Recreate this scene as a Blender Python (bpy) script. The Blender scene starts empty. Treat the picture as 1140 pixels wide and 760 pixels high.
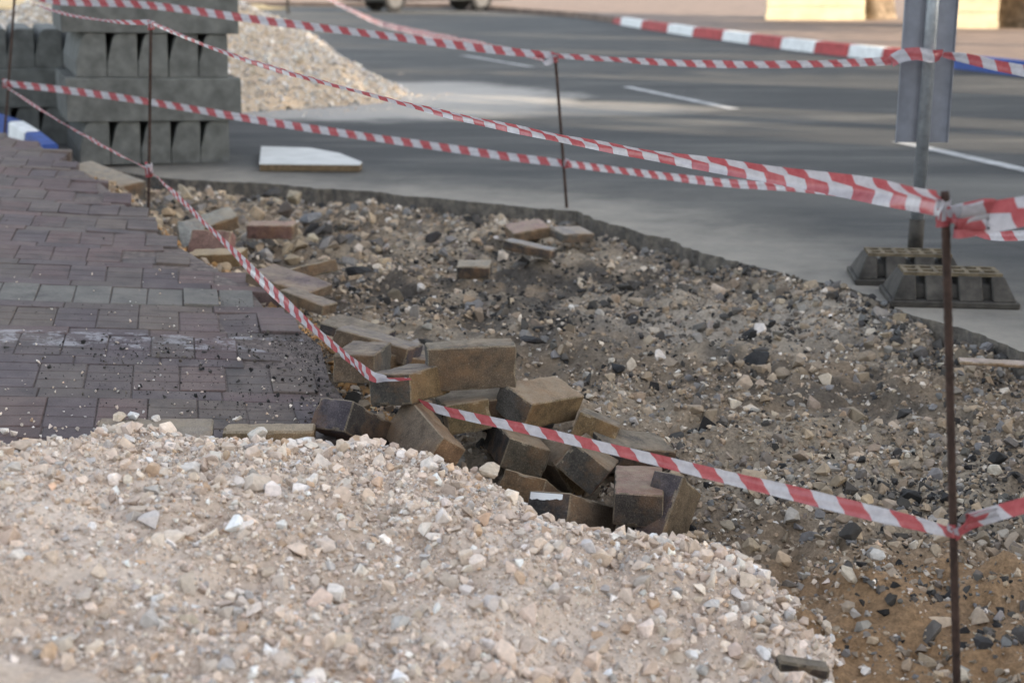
import bpy, bmesh, math, random
import numpy as np
from mathutils import Vector, Matrix, Euler
random.seed(7)
RNG = np.random.default_rng(11)
S = bpy.context.scene
COL = S.collection
R = math.radians

# ------------------------------------------------------------------ camera geometry
F, YH, CH = 1583.0, -30.0, 1.10
PITCH = math.atan((380 - YH) / F)
FWD = np.array([0, math.cos(PITCH), -math.sin(PITCH)])
UPV = np.array([0, math.sin(PITCH), math.cos(PITCH)])
EYE = np.array([0, 0, CH])

def ray(x, y):
    return FWD * F + np.array([x - 570.0, 0, 0]) + UPV * (380 - y)

def at(x, y, z=0.0):                     # where a sight line meets the level z
    d = ray(x, y); return EYE + d * ((z - CH) / d[2])

def at_y(x, y, Y):                       # where it meets the distance Y
    d = ray(x, y); return EYE + d * (Y / d[1])

def at_plane(x, y, a, b):                # where it meets the upright plane through two ground points
    n = np.array([-(b[1] - a[1]), b[0] - a[0], 0.0]); d = ray(x, y)
    return EYE + d * (n @ (np.array([a[0], a[1], 0]) - EYE) / (n @ d))

SW_M, SW_X, SW_Z = 0.09, -0.37, 0.085    # the footway falls towards the dig
def sw_z(x): return SW_Z - SW_M * (np.maximum(x, -4.2) - SW_X)
def at_sw(x, y):
    d = ray(x, y); t = (SW_Z + SW_M * SW_X - CH) / (d[2] + SW_M * d[0]); return EYE + d * t

# ------------------------------------------------------------------ numpy noise
def _hash(ix, iy, seed):
    h = (ix.astype(np.int64) * 374761393 + iy.astype(np.int64) * 668265263 + seed * 1442695041) & 0x7fffffff
    h = ((h ^ (h >> 13)) * 1274126177) & 0x7fffffff
    return ((h ^ (h >> 16)) & 0xffff) / 65535.0

def vnoise(x, y, seed=0):
    ix, iy = np.floor(x), np.floor(y); fx, fy = x - ix, y - iy
    fx = fx * fx * (3 - 2 * fx); fy = fy * fy * (3 - 2 * fy)
    a = _hash(ix, iy, seed); b = _hash(ix + 1, iy, seed); c = _hash(ix, iy + 1, seed); d = _hash(ix + 1, iy + 1, seed)
    return (a * (1 - fx) + b * fx) * (1 - fy) + (c * (1 - fx) + d * fx) * fy

def fbm(x, y, sc, seed=0, oct=4):
    s = 0; amp = 1; tot = 0
    for k in range(oct):
        s = s + amp * vnoise(x * sc * 2 ** k + 13.7 * k, y * sc * 2 ** k + 7.1 * k, seed + k); tot += amp; amp *= .5
    return s / tot

def smooth(a, b, x):
    t = np.clip((x - a) / (b - a), 0, 1); return t * t * (3 - 2 * t)

def in_poly(x, y, P):
    r = np.zeros(x.shape, bool); n = len(P); j = n - 1
    for i in range(n):
        xi, yi, xj, yj = P[i][0], P[i][1], P[j][0], P[j][1]
        c = ((yi > y) != (yj > y)) & (x < (xj - xi) * (y - yi) / (yj - yi + 1e-12) + xi)
        r ^= c; j = i
    return r

def d_line(x, y, P, closed=False):
    best = np.full(x.shape, 1e9); n = len(P)
    for i in range(n if closed else n - 1):
        a, b = P[i], P[(i + 1) % n]
        vx, vy = b[0] - a[0], b[1] - a[1]
        t = np.clip(((x - a[0]) * vx + (y - a[1]) * vy) / (vx * vx + vy * vy + 1e-12), 0, 1)
        best = np.minimum(best, np.hypot(x - a[0] - t * vx, y - a[1] - t * vy))
    return best

# ------------------------------------------------------------------ object helpers
def tag(o, label=None, cat=None, group=None, kind=None):
    if label: o['label'] = label
    if cat: o['category'] = cat
    if group: o['group'] = group
    if kind: o['kind'] = kind
    return o

def link(name, me, mat=None, parent=None):
    o = bpy.data.objects.new(name, me); COL.objects.link(o)
    if mat is not None:
        for m in (mat if isinstance(mat, (list, tuple)) else [mat]): me.materials.append(m)
    if parent: o.parent = parent
    return o

def empty(name, loc, rz=0.0):
    o = bpy.data.objects.new(name, None); COL.objects.link(o)
    o.location = loc; o.rotation_euler = (0, 0, rz); o.empty_display_size = .1
    return o

def np_mesh(name, V, Fc, color=None, smooth_=False):
    """V (n,3), Fc (m,k) of one face size."""
    me = bpy.data.meshes.new(name)
    V = np.asarray(V, np.float32); Fc = np.asarray(Fc, np.int32); m, k = Fc.shape
    me.vertices.add(len(V)); me.vertices.foreach_set('co', V.ravel())
    me.loops.add(m * k); me.loops.foreach_set('vertex_index', Fc.ravel())
    me.polygons.add(m); me.polygons.foreach_set('loop_start', np.arange(m, dtype=np.int32) * k)
    me.polygons.foreach_set('use_smooth', np.full(m, smooth_))
    me.update(calc_edges=True)
    if color is not None:
        a = me.color_attributes.new('Col', 'FLOAT_COLOR', 'POINT')
        c = np.ones((len(V), 4), np.float32); c[:, :3] = color
        a.data.foreach_set('color', c.ravel())
    return me

def bm_mesh(name, bm, smooth_=False):
    bmesh.ops.recalc_face_normals(bm, faces=bm.faces)
    me = bpy.data.meshes.new(name); bm.to_mesh(me); bm.free()
    if smooth_:
        for p in me.polygons: p.use_smooth = True
    return me

def bm_box(bm, c, s, rot=None):
    M = Matrix.Translation(c) @ (rot.to_4x4() if rot else Matrix.Identity(4)) @ Matrix.Diagonal((s[0], s[1], s[2], 1))
    return bmesh.ops.create_cube(bm, size=1, matrix=M)['verts']

def bm_cyl(bm, a, b, r, r2=None, seg=14):
    a, b = Vector(a), Vector(b); d = b - a
    M = Matrix.Translation((a + b) / 2) @ d.to_track_quat('Z', 'Y').to_matrix().to_4x4()
    bmesh.ops.create_cone(bm, cap_ends=True, segments=seg, radius1=r, radius2=r if r2 is None else r2, depth=d.length, matrix=M)

def bm_prism(bm, pts, z0, z1):
    lo = [bm.verts.new((p[0], p[1], z0)) for p in pts]; hi = [bm.verts.new((p[0], p[1], z1)) for p in pts]
    n = len(pts); bm.faces.new(hi); bm.faces.new(lo[::-1])
    for i in range(n): bm.faces.new((lo[i], lo[(i + 1) % n], hi[(i + 1) % n], hi[i]))

# ------------------------------------------------------------------ materials
class NT:
    def __init__(s, name, rough=.85, spec=.25):
        s.m = bpy.data.materials.new(name); s.m.use_nodes = True; s.t = s.m.node_tree
        s.b = s.t.nodes['Principled BSDF']; s.b.inputs['Roughness'].default_value = rough
        s.b.inputs['Specular IOR Level'].default_value = spec
        s.out = s.t.nodes['Material Output']
    def n(s, kind, **kw):
        x = s.t.nodes.new(kind)
        for k, v in kw.items(): setattr(x, k, v)
        return x
    def l(s, a, b): s.t.links.new(a, b)
    def pos(s, obj=False):
        if obj: return s.n('ShaderNodeTexCoord').outputs['Object']
        return s.n('ShaderNodeNewGeometry').outputs['Position']
    def noise(s, scale, detail=4, vec=None, rough=.6):
        x = s.n('ShaderNodeTexNoise'); x.inputs['Scale'].default_value = scale; x.inputs['Detail'].default_value = detail
        x.inputs['Roughness'].default_value = rough
        if vec is not None: s.l(vec, x.inputs['Vector'])
        return x.outputs['Fac']
    def voro(s, scale, vec=None, out='Distance'):
        x = s.n('ShaderNodeTexVoronoi'); x.inputs['Scale'].default_value = scale
        if vec is not None: s.l(vec, x.inputs['Vector'])
        return x.outputs[out]
    def ramp(s, fac, stops):
        x = s.n('ShaderNodeValToRGB'); e = x.color_ramp.elements
        while len(e) < len(stops): e.new(.5)
        for k, (p, c) in enumerate(stops):
            e[k].position = p; e[k].color = (c, c, c, 1) if not hasattr(c, '__len__') else (*c, 1)
        s.l(fac, x.inputs['Fac']); return x.outputs['Color']
    def mix(s, fac, a, b, mode='MIX'):
        x = s.n('ShaderNodeMix', data_type='RGBA', blend_type=mode)
        for sock, v in ((x.inputs[0], fac), (x.inputs[6], a), (x.inputs[7], b)):
            if isinstance(v, (int, float)): sock.default_value = v
            elif isinstance(v, tuple): sock.default_value = (*v, 1)
            else: s.l(v, sock)
        return x.outputs[2]
    def math(s, op, a, b=0.0, c=None, clamp=False):
        x = s.n('ShaderNodeMath', operation=op, use_clamp=clamp)
        for i, v in enumerate((a, b) if c is None else (a, b, c)):
            if isinstance(v, (int, float)): x.inputs[i].default_value = v
            else: s.l(v, x.inputs[i])
        return x.outputs[0]
    def sep(s, v):
        x = s.n('ShaderNodeSeparateXYZ'); s.l(v, x.inputs[0]); return x.outputs
    def attr(s, name='Col'):
        return s.n('ShaderNodeAttribute', attribute_name=name).outputs['Color']
    def base(s, c):
        if isinstance(c, tuple): s.b.inputs['Base Color'].default_value = (*c, 1)
        else: s.l(c, s.b.inputs['Base Color'])
    def bump(s, h, strength=.5, dist=.01):
        x = s.n('ShaderNodeBump'); x.inputs['Strength'].default_value = strength; x.inputs['Distance'].default_value = dist
        s.l(h, x.inputs['Height']); s.l(x.outputs['Normal'], s.b.inputs['Normal'])

def mottled(name, col, var=.35, scale=20, rough=.85, bump=.3, bscale=90, bdist=.004, obj=False, spec=.25, metal=0):
    t = NT(name, rough, spec); p = t.pos(obj)
    f = t.noise(scale, 5, p)
    dark = tuple(c * (1 - var) for c in col); lite = tuple(min(1, c * (1 + var)) for c in col)
    t.base(t.ramp(f, [(.3, dark), (.7, lite)]))
    t.b.inputs['Metallic'].default_value = metal
    if bump: t.bump(t.noise(bscale, 5, p), bump, bdist)
    return t.m

def col_mat(name, mott=.5, scale=60, bump=.5, bscale=220, bdist=.004, rough=.9):
    """Colour comes from the mesh's own colour attribute, broken up by fine mottling."""
    t = NT(name, rough, .2); p = t.pos()
    f = t.ramp(t.noise(scale, 5, p, .7), [(.25, 1 - mott), (.75, 1 + mott * .6)])
    t.base(t.mix(1.0, t.attr(), f, 'MULTIPLY'))
    t.bump(t.noise(bscale, 4, p, .7), bump, bdist)
    return t.m

M = {}
M['soil'] = col_mat('soil', .55, 90, .9, 160, .012)
M['fines'] = col_mat('stone_fines', .3, 120, 1.0, 260, .008)
M['stone'] = col_mat('stone', .3, 90, .5, 300, .003)
M['paver'] = None

# paving: worn purple-grey concrete with grit in the joints and old paint
def paving_mat(line_v):
    t = NT('paving', .82, .3); p = t.pos(True); x, y, z = t.sep(p)
    c = t.attr()
    f = t.ramp(t.noise(9, 6, p, .7), [(.3, .72), (.7, 1.2)])
    c = t.mix(1.0, c, f, 'MULTIPLY')
    g = t.ramp(t.noise(260, 3, p, .7), [(.3, .6), (.62, 1.15), (.75, 1.6)])
    c = t.mix(.75, c, t.mix(1.0, c, g, 'MULTIPLY'))
    dust = t.ramp(t.noise(2.3, 5, p, .65), [(.45, 0.0), (.74, .5)])
    c = t.mix(dust, c, (.16, .132, .108))
    dk = t.ramp(t.noise(5.5, 6, p, .7), [(.52, 0.0), (.66, .6)])
    c = t.mix(dk, c, (.045, .04, .038))
    band = t.math('LESS_THAN', t.math('ABSOLUTE', t.math('SUBTRACT', y, line_v)), .075)
    gate = t.math('LESS_THAN', x, .62)
    worn = t.ramp(t.noise(13, 6, p, .75), [(.49, 0.0), (.57, 1.0)])
    k = t.math('MULTIPLY', t.math('MULTIPLY', band, gate), worn)
    up = t.math('GREATER_THAN', t.sep(t.n('ShaderNodeNewGeometry').outputs['Normal'])[2], .6)
    c = t.mix(t.math('MULTIPLY', k, t.math('MULTIPLY', up, .5)), c, (.36, .35, .36))
    t.base(c); t.bump(t.noise(350, 4, p, .7), .5, .003)
    return t.m

# asphalt road: dusty by the cut edge and round the spilled gravel
def road_mat(a, b, c3):
    t = NT('asphalt', .88, .3); p = t.pos(); x, y, z = t.sep(p)
    st = t.n('ShaderNodeMapping'); st.inputs['Scale'].default_value = (.5, 2.6, 1); st.inputs['Rotation'].default_value = (0, 0, .5); t.l(p, st.inputs['Vector'])
    base = t.ramp(t.noise(.8, 7, st.outputs[0], .72), [(.28, (.02, .021, .022)), (.5, (.042, .042, .041)), (.68, (.095, .091, .083))])
    crack = t.n('ShaderNodeTexVoronoi', feature='DISTANCE_TO_EDGE'); crack.inputs['Scale'].default_value = .55; wv = t.mix(.12, p, t.n('ShaderNodeTexNoise').outputs['Color'], 'ADD'); t.l(wv, crack.inputs['Vector'])
    ck = t.math('MULTIPLY', t.math('LESS_THAN', crack.outputs['Distance'], .006), t.ramp(t.noise(.6, 3, p), [(.5, 0.0), (.6, .8)]))
    base = t.mix(ck, base, (.03, .03, .03))
    grit = t.ramp(t.noise(140, 3, p, .8), [(.3, .45), (.62, 1.3), (.75, 2.2)])
    base = t.mix(1.0, base, grit, 'MULTIPLY')
    def dist(p0, p1):
        vx, vy = p1[0] - p0[0], p1[1] - p0[1]; L = math.hypot(vx, vy); nx, ny = -vy / L, vx / L
        return t.math('ADD', t.math('ADD', t.math('MULTIPLY', x, nx), t.math('MULTIPLY', y, ny)), -(nx * p0[0] + ny * p0[1]))
    d = t.math('MAXIMUM', dist(a, b), dist(b, c3))
    wob = t.math('MULTIPLY', t.math('SUBTRACT', t.noise(1.6, 6, p, .72), .5), 1.2)
    e = t.ramp(t.math('ADD', d, wob), [(.0, .95), (.25, .75), (.6, .25), (1.0, .0)])
    strength = t.math('MULTIPLY', e, t.ramp(t.noise(5, 5, p, .7), [(.25, .55), (.75, 1.0)]))
    c = t.mix(strength, base, (.27, .242, .20))
    def blob(cx, cy, rx, ry, soft):
        u = t.math('DIVIDE', t.math('SUBTRACT', x, cx), rx); v = t.math('DIVIDE', t.math('SUBTRACT', y, cy), ry)
        q = t.math('ADD', t.math('MULTIPLY', u, u), t.math('MULTIPLY', v, v))
        q = t.math('ADD', q, t.math('MULTIPLY', t.math('SUBTRACT', t.noise(1.3, 5, p, .7), .5), 1.1))
        return t.ramp(q, [(0.0, 1.0), (soft, .85), (1.0, 0.0)])
    c = t.mix(blob(-1.2, 13.0, 1.95, 2.2, .6), c, (.33, .31, .28))
    c = t.mix(t.math('MULTIPLY', blob(.2, 12.0, 1.7, .8, .3), .7), c, (.27, .25, .22))
    c = t.mix(t.math('MULTIPLY', blob(2.2, 7.3, 1.7, .8, .2), .35), c, (.17, .157, .137))
    nz = t.sep(t.n('ShaderNodeNewGeometry').outputs['Normal'])[2]
    cut = t.math('LESS_THAN', nz, .5)
    c = t.mix(cut, c, t.ramp(t.noise(22, 5, p, .75), [(.3, (.05, .046, .042)), (.5, (.12, .105, .088)), (.72, (.22, .19, .15))]))
    hb = t.math('ADD', t.noise(170, 4, p, .8), t.math('MULTIPLY', t.math('MULTIPLY', t.noise(20, 5, p, .8), cut), 6.0))
    t.base(c); t.bump(hb, .6, .006)
    return t.m

M['rust'] = mottled('rusty_steel', (.036, .021, .016), .5, 60, .8, .5, 300, .001)
M['galv'] = mottled('galvanised_steel', (.26, .28, .30), .25, 30, .45, .1, 120, .001, True, .5, .55)
M['panel'] = mottled('bare_sign_metal', (.175, .185, .215), .18, 14, .55, .1, 120, .001, True, .4, .35)
M['rubber'] = mottled('recycled_rubber', (.045, .040, .034), .6, 16, .85, .4, 120, .004, True)
M['rubber_top'] = mottled('dusty_rubber', (.11, .086, .055), .6, 22, .9, .4, 120, .004, True)
M['concrete'] = mottled('kerb_concrete', (.092, .095, .09), .35, 11, .9, .45, 160, .004)
M['board_top'] = mottled('pale_board', (.46, .46, .44), .12, 8, .8, .15, 80, .002)
M['board_edge'] = mottled('plywood_edge', (.12, .085, .05), .35, 40, .9, .3, 120, .002)
M['kerb_red'] = mottled('red_kerb_paint', (.32, .045, .045), .3, 9, .7, .3, 60, .004)
M['kerb_white'] = mottled('white_kerb_paint', (.62, .63, .62), .18, 9, .7, .3, 60, .004)
M['kerb_blue'] = mottled('blue_kerb_paint', (.028, .062, .22), .25, 9, .7, .3, 60, .004)
M['line'] = mottled('road_paint', (.30, .30, .295), .45, 7, .8, .3, 120, .003)
M['far_paving'] = mottled('red_paving', (.165, .122, .098), .3, 3, .9, .3, 12, .01)
M['verge'] = mottled('dry_verge', (.24, .2, .12), .3, 1.5, .95, .4, 8, .03)
M['lime'] = mottled('limestone_wall', (.50, .42, .29), .16, 3, .9, .4, 25, .01)
M['bark'] = mottled('bark', (.13, .098, .068), .6, 7, .95, .9, 18, .05)
M['leaf'] = mottled('leaf', (.06, .085, .03), .4, 3, .7, 0)
M['car_paint'] = mottled('car_paint', (.10, .105, .11), .08, 2, .3, 0, spec=.5)
M['tyre'] = mottled('tyre_rubber', (.016, .016, .017), .3, 20, .9, .2, 60, .004)
M['rim'] = mottled('wheel_metal', (.06, .06, .063), .1, 10, .6, 0)
M['glass'] = mottled('dark_glass', (.02, .023, .026), .05, 2, .08, 0, spec=.6)
M['stucco'] = mottled('stucco', (.5, .46, .39), .1, 2, .9, .3, 40, .01)
M['wood'] = mottled('dark_debris', (.035, .033, .03), .4, 30, .9, .5, 120, .004)

def tape_mat():
    t = NT('barrier_film', .26, .5)
    uv = t.n('ShaderNodeUVMap').outputs['UV']; u, v, w = t.sep(uv)
    k = t.math('FRACT', t.math('ADD', u, t.math('MULTIPLY', v, .22)))
    red = t.math('LESS_THAN', k, .5)
    n = t.noise(55, 4, t.pos(), .7)
    white = t.ramp(n, [(.3, (.37, .355, .38)), (.7, (.50, .485, .51))])
    redc = t.ramp(n, [(.3, (.31, .06, .07)), (.7, (.42, .115, .12))])
    c = t.mix(red, white, redc)
    t.base(c)
    t.bump(t.noise(90, 3, t.pos(), .6), .25, .004)
    tr = t.n('ShaderNodeBsdfTranslucent'); t.l(c, tr.inputs['Color'])
    ms = t.n('ShaderNodeMixShader'); ms.inputs[0].default_value = .45
    t.l(t.b.outputs[0], ms.inputs[1]); t.l(tr.outputs[0], ms.inputs[2]); t.l(ms.outputs[0], t.out.inputs['Surface'])
    return t.m
M['tape'] = tape_mat()

def brick_mat():
    t = NT('stained_paver', .88, .25); p = t.pos(True)
    c = t.attr()
    f = t.ramp(t.noise(26, 6, p, .7), [(.28, .5), (.5, 1.0), (.72, 1.5)])
    c = t.mix(1.0, c, f, 'MULTIPLY')
    c = t.mix(.8, c, t.mix(1.0, c, t.ramp(t.noise(330, 3, p, .8), [(.3, .5), (.58, 1.2), (.72, 2.4)]), 'MULTIPLY'))
    stn = t.ramp(t.noise(7, 5, p, .7), [(.5, 0.0), (.68, .55)])
    c = t.mix(stn, c, (.20, .105, .045))
    up = t.ramp(t.sep(t.n('ShaderNodeNewGeometry').outputs['Normal'])[2], [(.55, 0.0), (.95, 1.0)])
    d = t.math('MULTIPLY', up, t.ramp(t.noise(17, 6, t.pos(), .7), [(.38, .12), (.66, .8)]))
    c = t.mix(d, c, (.33, .265, .19))
    sp = t.ramp(t.noise(190, 3, p, .7), [(.62, 0.0), (.74, .5)])
    c = t.mix(sp, c, (.36, .31, .24))
    t.base(c); t.bump(t.noise(120, 8, p, .85), 1.0, .006)
    return t.m
M['brick'] = brick_mat()

# ------------------------------------------------------------------ outlines on the ground
road_edge_px = [(60, 176), (95, 184), (140, 192), (190, 199), (250, 202), (300, 205), (352, 209), (400, 212), (450, 219), (500, 222), (560, 228),
                (600, 231), (640, 235), (660, 241), (700, 256), (740, 266), (762, 276), (800, 285), (840, 297), (880, 305), (930, 318), (1000, 343), (1060, 363), (1140, 390), (1240, 425)]
ROAD_EDGE = [at(x, y, 0)[:2] for x, y in road_edge_px]
def wobble_line(P, step, amp, seed):
    out = []; P = [np.array(p) for p in P]; k = 0
    for a, b in zip(P[:-1], P[1:]):
        n = max(1, int(np.linalg.norm(b - a) / step)); d = b - a; nn = np.array([-d[1], d[0]]) / (np.linalg.norm(d) + 1e-9)
        for i in range(n):
            q = a + d * i / n
            o = (fbm(np.array([q[0]]), np.array([q[1]]), 6 if step > .05 else 22, seed)[0] - .5) * amp * 2
            out.append(q + nn * o)
    out.append(P[-1]); return out
ROAD_EDGE_F = wobble_line(wobble_line(ROAD_EDGE, .12, .06, 5), .018, .026, 15)
ROAD = [(-40, 9.6), (-4.5, 9.2)] + [tuple(p) for p in ROAD_EDGE_F] + [(2.6, 3.0), (40, 3.0), (60, 70), (-60, 70), (-60, 9.6)]
sw_px = [(0, 148), (40, 158), (75, 180), (110, 200), (135, 222), (152, 238), (166, 252), (190, 268), (215, 282), (250, 303), (285, 327), (300, 346), (338, 366), (362, 386), (372, 424), (392, 450), (384, 478), (330, 492), (130, 498), (0, 506)]
SW = [tuple(at_sw(x, y)[:2]) for x, y in sw_px]
SW = [(-4.2, SW[0][1] + .25)] + SW + [(-4.2, SW[-1][1] - .1)]
SW_EDGE = SW[2:-4]

def ground_h(x, y):
    n1 = fbm(x, y, 1.7, 21) - .5; n2 = fbm(x, y, 7, 31) - .5; n3 = fbm(x, y, 28, 41, 3) - .5
    rid = 1 - np.abs(2 * fbm(x, y, 5, 45, 3) - 1); lum = smooth(.5, .72, fbm(x, y, 11, 49, 3))
    h = -.085 + n1 * .14 + n2 * .07 + n3 * .045 + rid * rid * .03 + lum * .022
    h = np.maximum(h, -.17)
    dr = d_line(x, y, ROAD_EDGE); gate = smooth(.42, .7, fbm(x, y, 2.6, 53) + .22 * np.clip(x - .85, -1.6, 1))
    h = h + (-.012 + n3 * .03 - h) * np.exp(-(dr / .14) ** 2) * gate
    h = h + (-.115 + n2 * .03 - h) * np.exp(-(dr / .22) ** 2) * (1 - gate) * .55
    ins = in_poly(x, y, SW); ds = d_line(x, y, SW, True); ds = np.where(ins, -ds, ds)
    k = 1 - smooth(.0, .42, ds + n2 * .2)
    h = h + (sw_z(x) - .045 + n3 * .02 - h) * k
    h = np.where(ds < -.03, sw_z(x) - .075, h)
    inr = in_poly(x, y, ROAD)
    h = np.where(inr, np.minimum(h, -.13), h)
    far = (np.abs(x) > 9) | (y > 12) | (y < -3)
    return np.where(far, -.13, h)

# gravel mound in front: crest line with its heights
crest_px = [(-260, 478, .26), (-120, 480, .23), (0, 500, .195), (60, 496, .19), (105, 482, .185), (140, 474, .18), (175, 480, .175), (215, 494, .165), (270, 496, .155), (330, 499, .135), (390, 500, .12), (440, 507, .115), (492, 521, .105), (520, 527, .10), (548, 552, .085),
            (580, 584, .06), (640, 592, .04), (700, 596, .03), (745, 598, .03), (790, 606, .02), (820, 624, .01), (855, 650, .0), (890, 685, -.02), (915, 720, -.04), (925, 760, -.06), (925, 830, -.06)]
CR = [at(x, y, z) for x, y, z in crest_px]
MOUND = [tuple(p[:2]) for p in CR] + [(.5, .6), (-2.5, .6)]
MZ = np.array([p[2] for p in CR])
def mound_h(x, y):
    ins = in_poly(x, y, MOUND); d = d_line(x, y, [p[:2] for p in CR]); s = np.where(ins, d, -d) + (fbm(x, y, 4.5, 63) - .5) * .11 + (fbm(x, y, 16, 64) - .5) * .05
    w = 0; z = 0
    for p, zz in zip(CR, MZ):
        k = 1 / ((x - p[0]) ** 2 + (y - p[1]) ** 2 + .004) ** 2; w = w + k; z = z + k * zz
    z0 = z / w
    lump = (fbm(x, y, 3.2, 61) - .5) * .12 + (fbm(x, y, 12, 71) - .5) * .065
    hi = z0 + .13 * (1 - np.exp(-np.maximum(s, 0) / .45)) + lump * smooth(0, .25, s)
    return np.where(s > 0, hi, z0 + s * .8) + (fbm(x, y, 30, 81, 3) - .5) * .016, s

# ------------------------------------------------------------------ ground: one sheet to the horizon
def axis(lo, hi, step, far):
    mid = np.arange(lo, hi + step / 2, step); out = []; g = step; v = 0
    while v < far: g *= 1.5; v += g; out.append(v)
    out = np.array(out)
    return np.concatenate([(lo - out)[::-1], mid, hi + out])
gx = axis(-2.6, 3.0, .02, 300); gy = axis(1.5, 8.6, .02, 300)
XX, YY = np.meshgrid(gx, gy); ZZ = ground_h(XX, YY)
nx, ny = len(gx), len(gy)
idx = np.arange(nx * ny).reshape(ny, nx)
Fq = np.stack([idx[:-1, :-1], idx[:-1, 1:], idx[1:, 1:], idx[1:, :-1]], -1).reshape(-1, 4)
xs, ys = XX.ravel(), YY.ravel()
def lerp(a, b, k): return a + (b - a) * k[:, None]
SAND_PTS = [(at(980, 690, -.06), .42), (at(1100, 640, -.06), .28), (at(950, 745, -.06), .35), (at(1120, 740, -.06), .25)]
def soil_color(x, y):
    n = fbm(x, y, 2.2, 91); n2 = fbm(x, y, 9, 95)
    c = lerp(np.array([.25, .188, .13])[None] * np.ones((len(x), 1)), np.array([.35, .285, .21])[None], smooth(.35, .65, n))
    c = lerp(c, np.array([.08, .068, .056])[None], .75 * smooth(.52, .66, n2 * .55 + fbm(x, y, .9, 99) * .45))
    P = at(600, 330, -.08)
    near_mid = np.exp(-(((x - P[0] - .15) / .9) ** 2 + ((y - P[1] + .2) / .75) ** 2))
    c = lerp(c, np.array([.08, .07, .06])[None], np.clip(near_mid * 1.5 * smooth(.35, .6, n2), 0, .8))
    Pg = at(850, 360, -.08)                                            # paler trampled patch
    k = np.exp(-(((x - Pg[0]) / .55) ** 2 + ((y - Pg[1]) / .3) ** 2))
    c = lerp(c, np.array([.43, .37, .30])[None], np.clip(k * 1.3, 0, .8))
    for p, r in SAND_PTS:
        k = np.exp(-(((x - p[0]) / r) ** 2 + ((y - p[1]) / (r * .6)) ** 2) * 1.3)
        c = lerp(c, np.array([.34, .205, .105])[None], np.clip(k * (.5 + n2), 0, .85))
    d = d_line(x, y, SW_EDGE[:9])
    c = lerp(c, np.array([.36, .19, .075])[None], np.clip((1 - smooth(.02, .13, d)) * (.3 + 1.2 * n2), 0, .9))
    return np.clip(c, 0, 1)
me = np_mesh('ground', np.stack([xs, ys, ZZ.ravel()], -1), Fq, soil_color(xs, ys), True)
tag(link('ground', me, M['soil']), kind='structure')

# ------------------------------------------------------------------ road, its cut edge and paint
bm = bmesh.new()
bm_prism(bm, ROAD[::-1] if False else ROAD, -.125, 0.0)
me = bm_mesh('road', bm)
edge3 = [at(190, 199)[:2], at(640, 235)[:2], at(1140, 390)[:2]]
tag(link('road', me, road_mat(edge3[1], edge3[0], edge3[0]) if False else road_mat((edge3[0][0], edge3[0][1]), (edge3[1][0], edge3[1][1]), (edge3[2][0], edge3[2][1]))), kind='structure')

def stripe(a, b, w, name='lane_marking'):
    a, b = np.array(a[:2]), np.array(b[:2]); d = (b - a) / np.linalg.norm(b - a); n = np.array([-d[1], d[0]]) * w / 2
    bm = bmesh.new(); vs = [bm.verts.new((*q, .004)) for q in (a - n, b - n, b + n, a + n)]; bm.faces.new(vs)
    tag(link(name, bm_mesh(name, bm), M['line']), kind='structure')
stripe(at(697, 97), at(818, 122), .11)
stripe(at(515, 62), at(592, 75), .10)
stripe(at(1000, 158), at(1230, 210), .11)
stripe(at(372, 13), at(640, 14), .35)

# ------------------------------------------------------------------ footway paving
yaw = R(13)
e1 = Vector((math.cos(yaw), math.sin(yaw), -SW_M * math.cos(yaw))).normalized()
e2 = Vector((-math.sin(yaw), math.cos(yaw), SW_M * math.sin(yaw))).normalized(); e3 = e1.cross(e2); e2 = e3.cross(e1)
ORG = Vector(at_sw(150, 400)); SWM = Matrix((e1, e2, e3)).transposed()
def to_sw(p): return SWM.transposed() @ (Vector(p) - ORG)
MOD = .106
v_row = to_sw(at_sw(60, 326))[1]
out = []                                  # (u0, v0, u1, v1, kind): deep blocks with two dummy joints, then a slim stretcher row
HV = MOD * 2; HS = MOD * .68
def row(v0, v1, du, off, kind):
    n0 = int(-5.0 / du)
    for i in range(n0, int(4.2 / du)): out.append([i * du + off, v0, (i + 1) * du + off, v1, kind])
row(v_row - MOD, v_row + MOD, MOD, .02, 1)
for sgn in (1, -1):
    v = v_row + sgn * MOD; k = 0
    while abs(v - v_row) < 7:
        for hh, du, off, kd in ((HS, HV, .3 * MOD * (k % 3), 2), (HV, MOD * 1.06, .37 * MOD * (k % 2), 0)):
            a_, b_ = (v, v + hh) if sgn > 0 else (v - hh, v)
            row(a_, b_, du, off, kd); v += sgn * hh
        k += 1
VV, FF, CC = [], [], []
def paver_color(light):
    if light == 1: b = np.array([.128, .118, .104])
    else:
        b = random.choice([np.array(c) for c in ((.098, .068, .066), (.088, .067, .067), (.108, .072, .066), (.094, .074, .068), (.108, .083, .07), (.084, .065, .067))])
    return b * random.uniform(.92, 1.08)
g = .0014; ch = .0022; th = .07; nb = 0
SW_KEEP = np.array(SW)
cent = []
for q in out:
    c = ORG + SWM @ Vector(((q[0] + q[2]) / 2, (q[1] + q[3]) / 2, 0)); cent.append((c.x, c.y))
cent = np.array(cent); keep = in_poly(cent[:, 0], cent[:, 1], SW)
dE = d_line(cent[:, 0], cent[:, 1], SW_EDGE)
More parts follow.
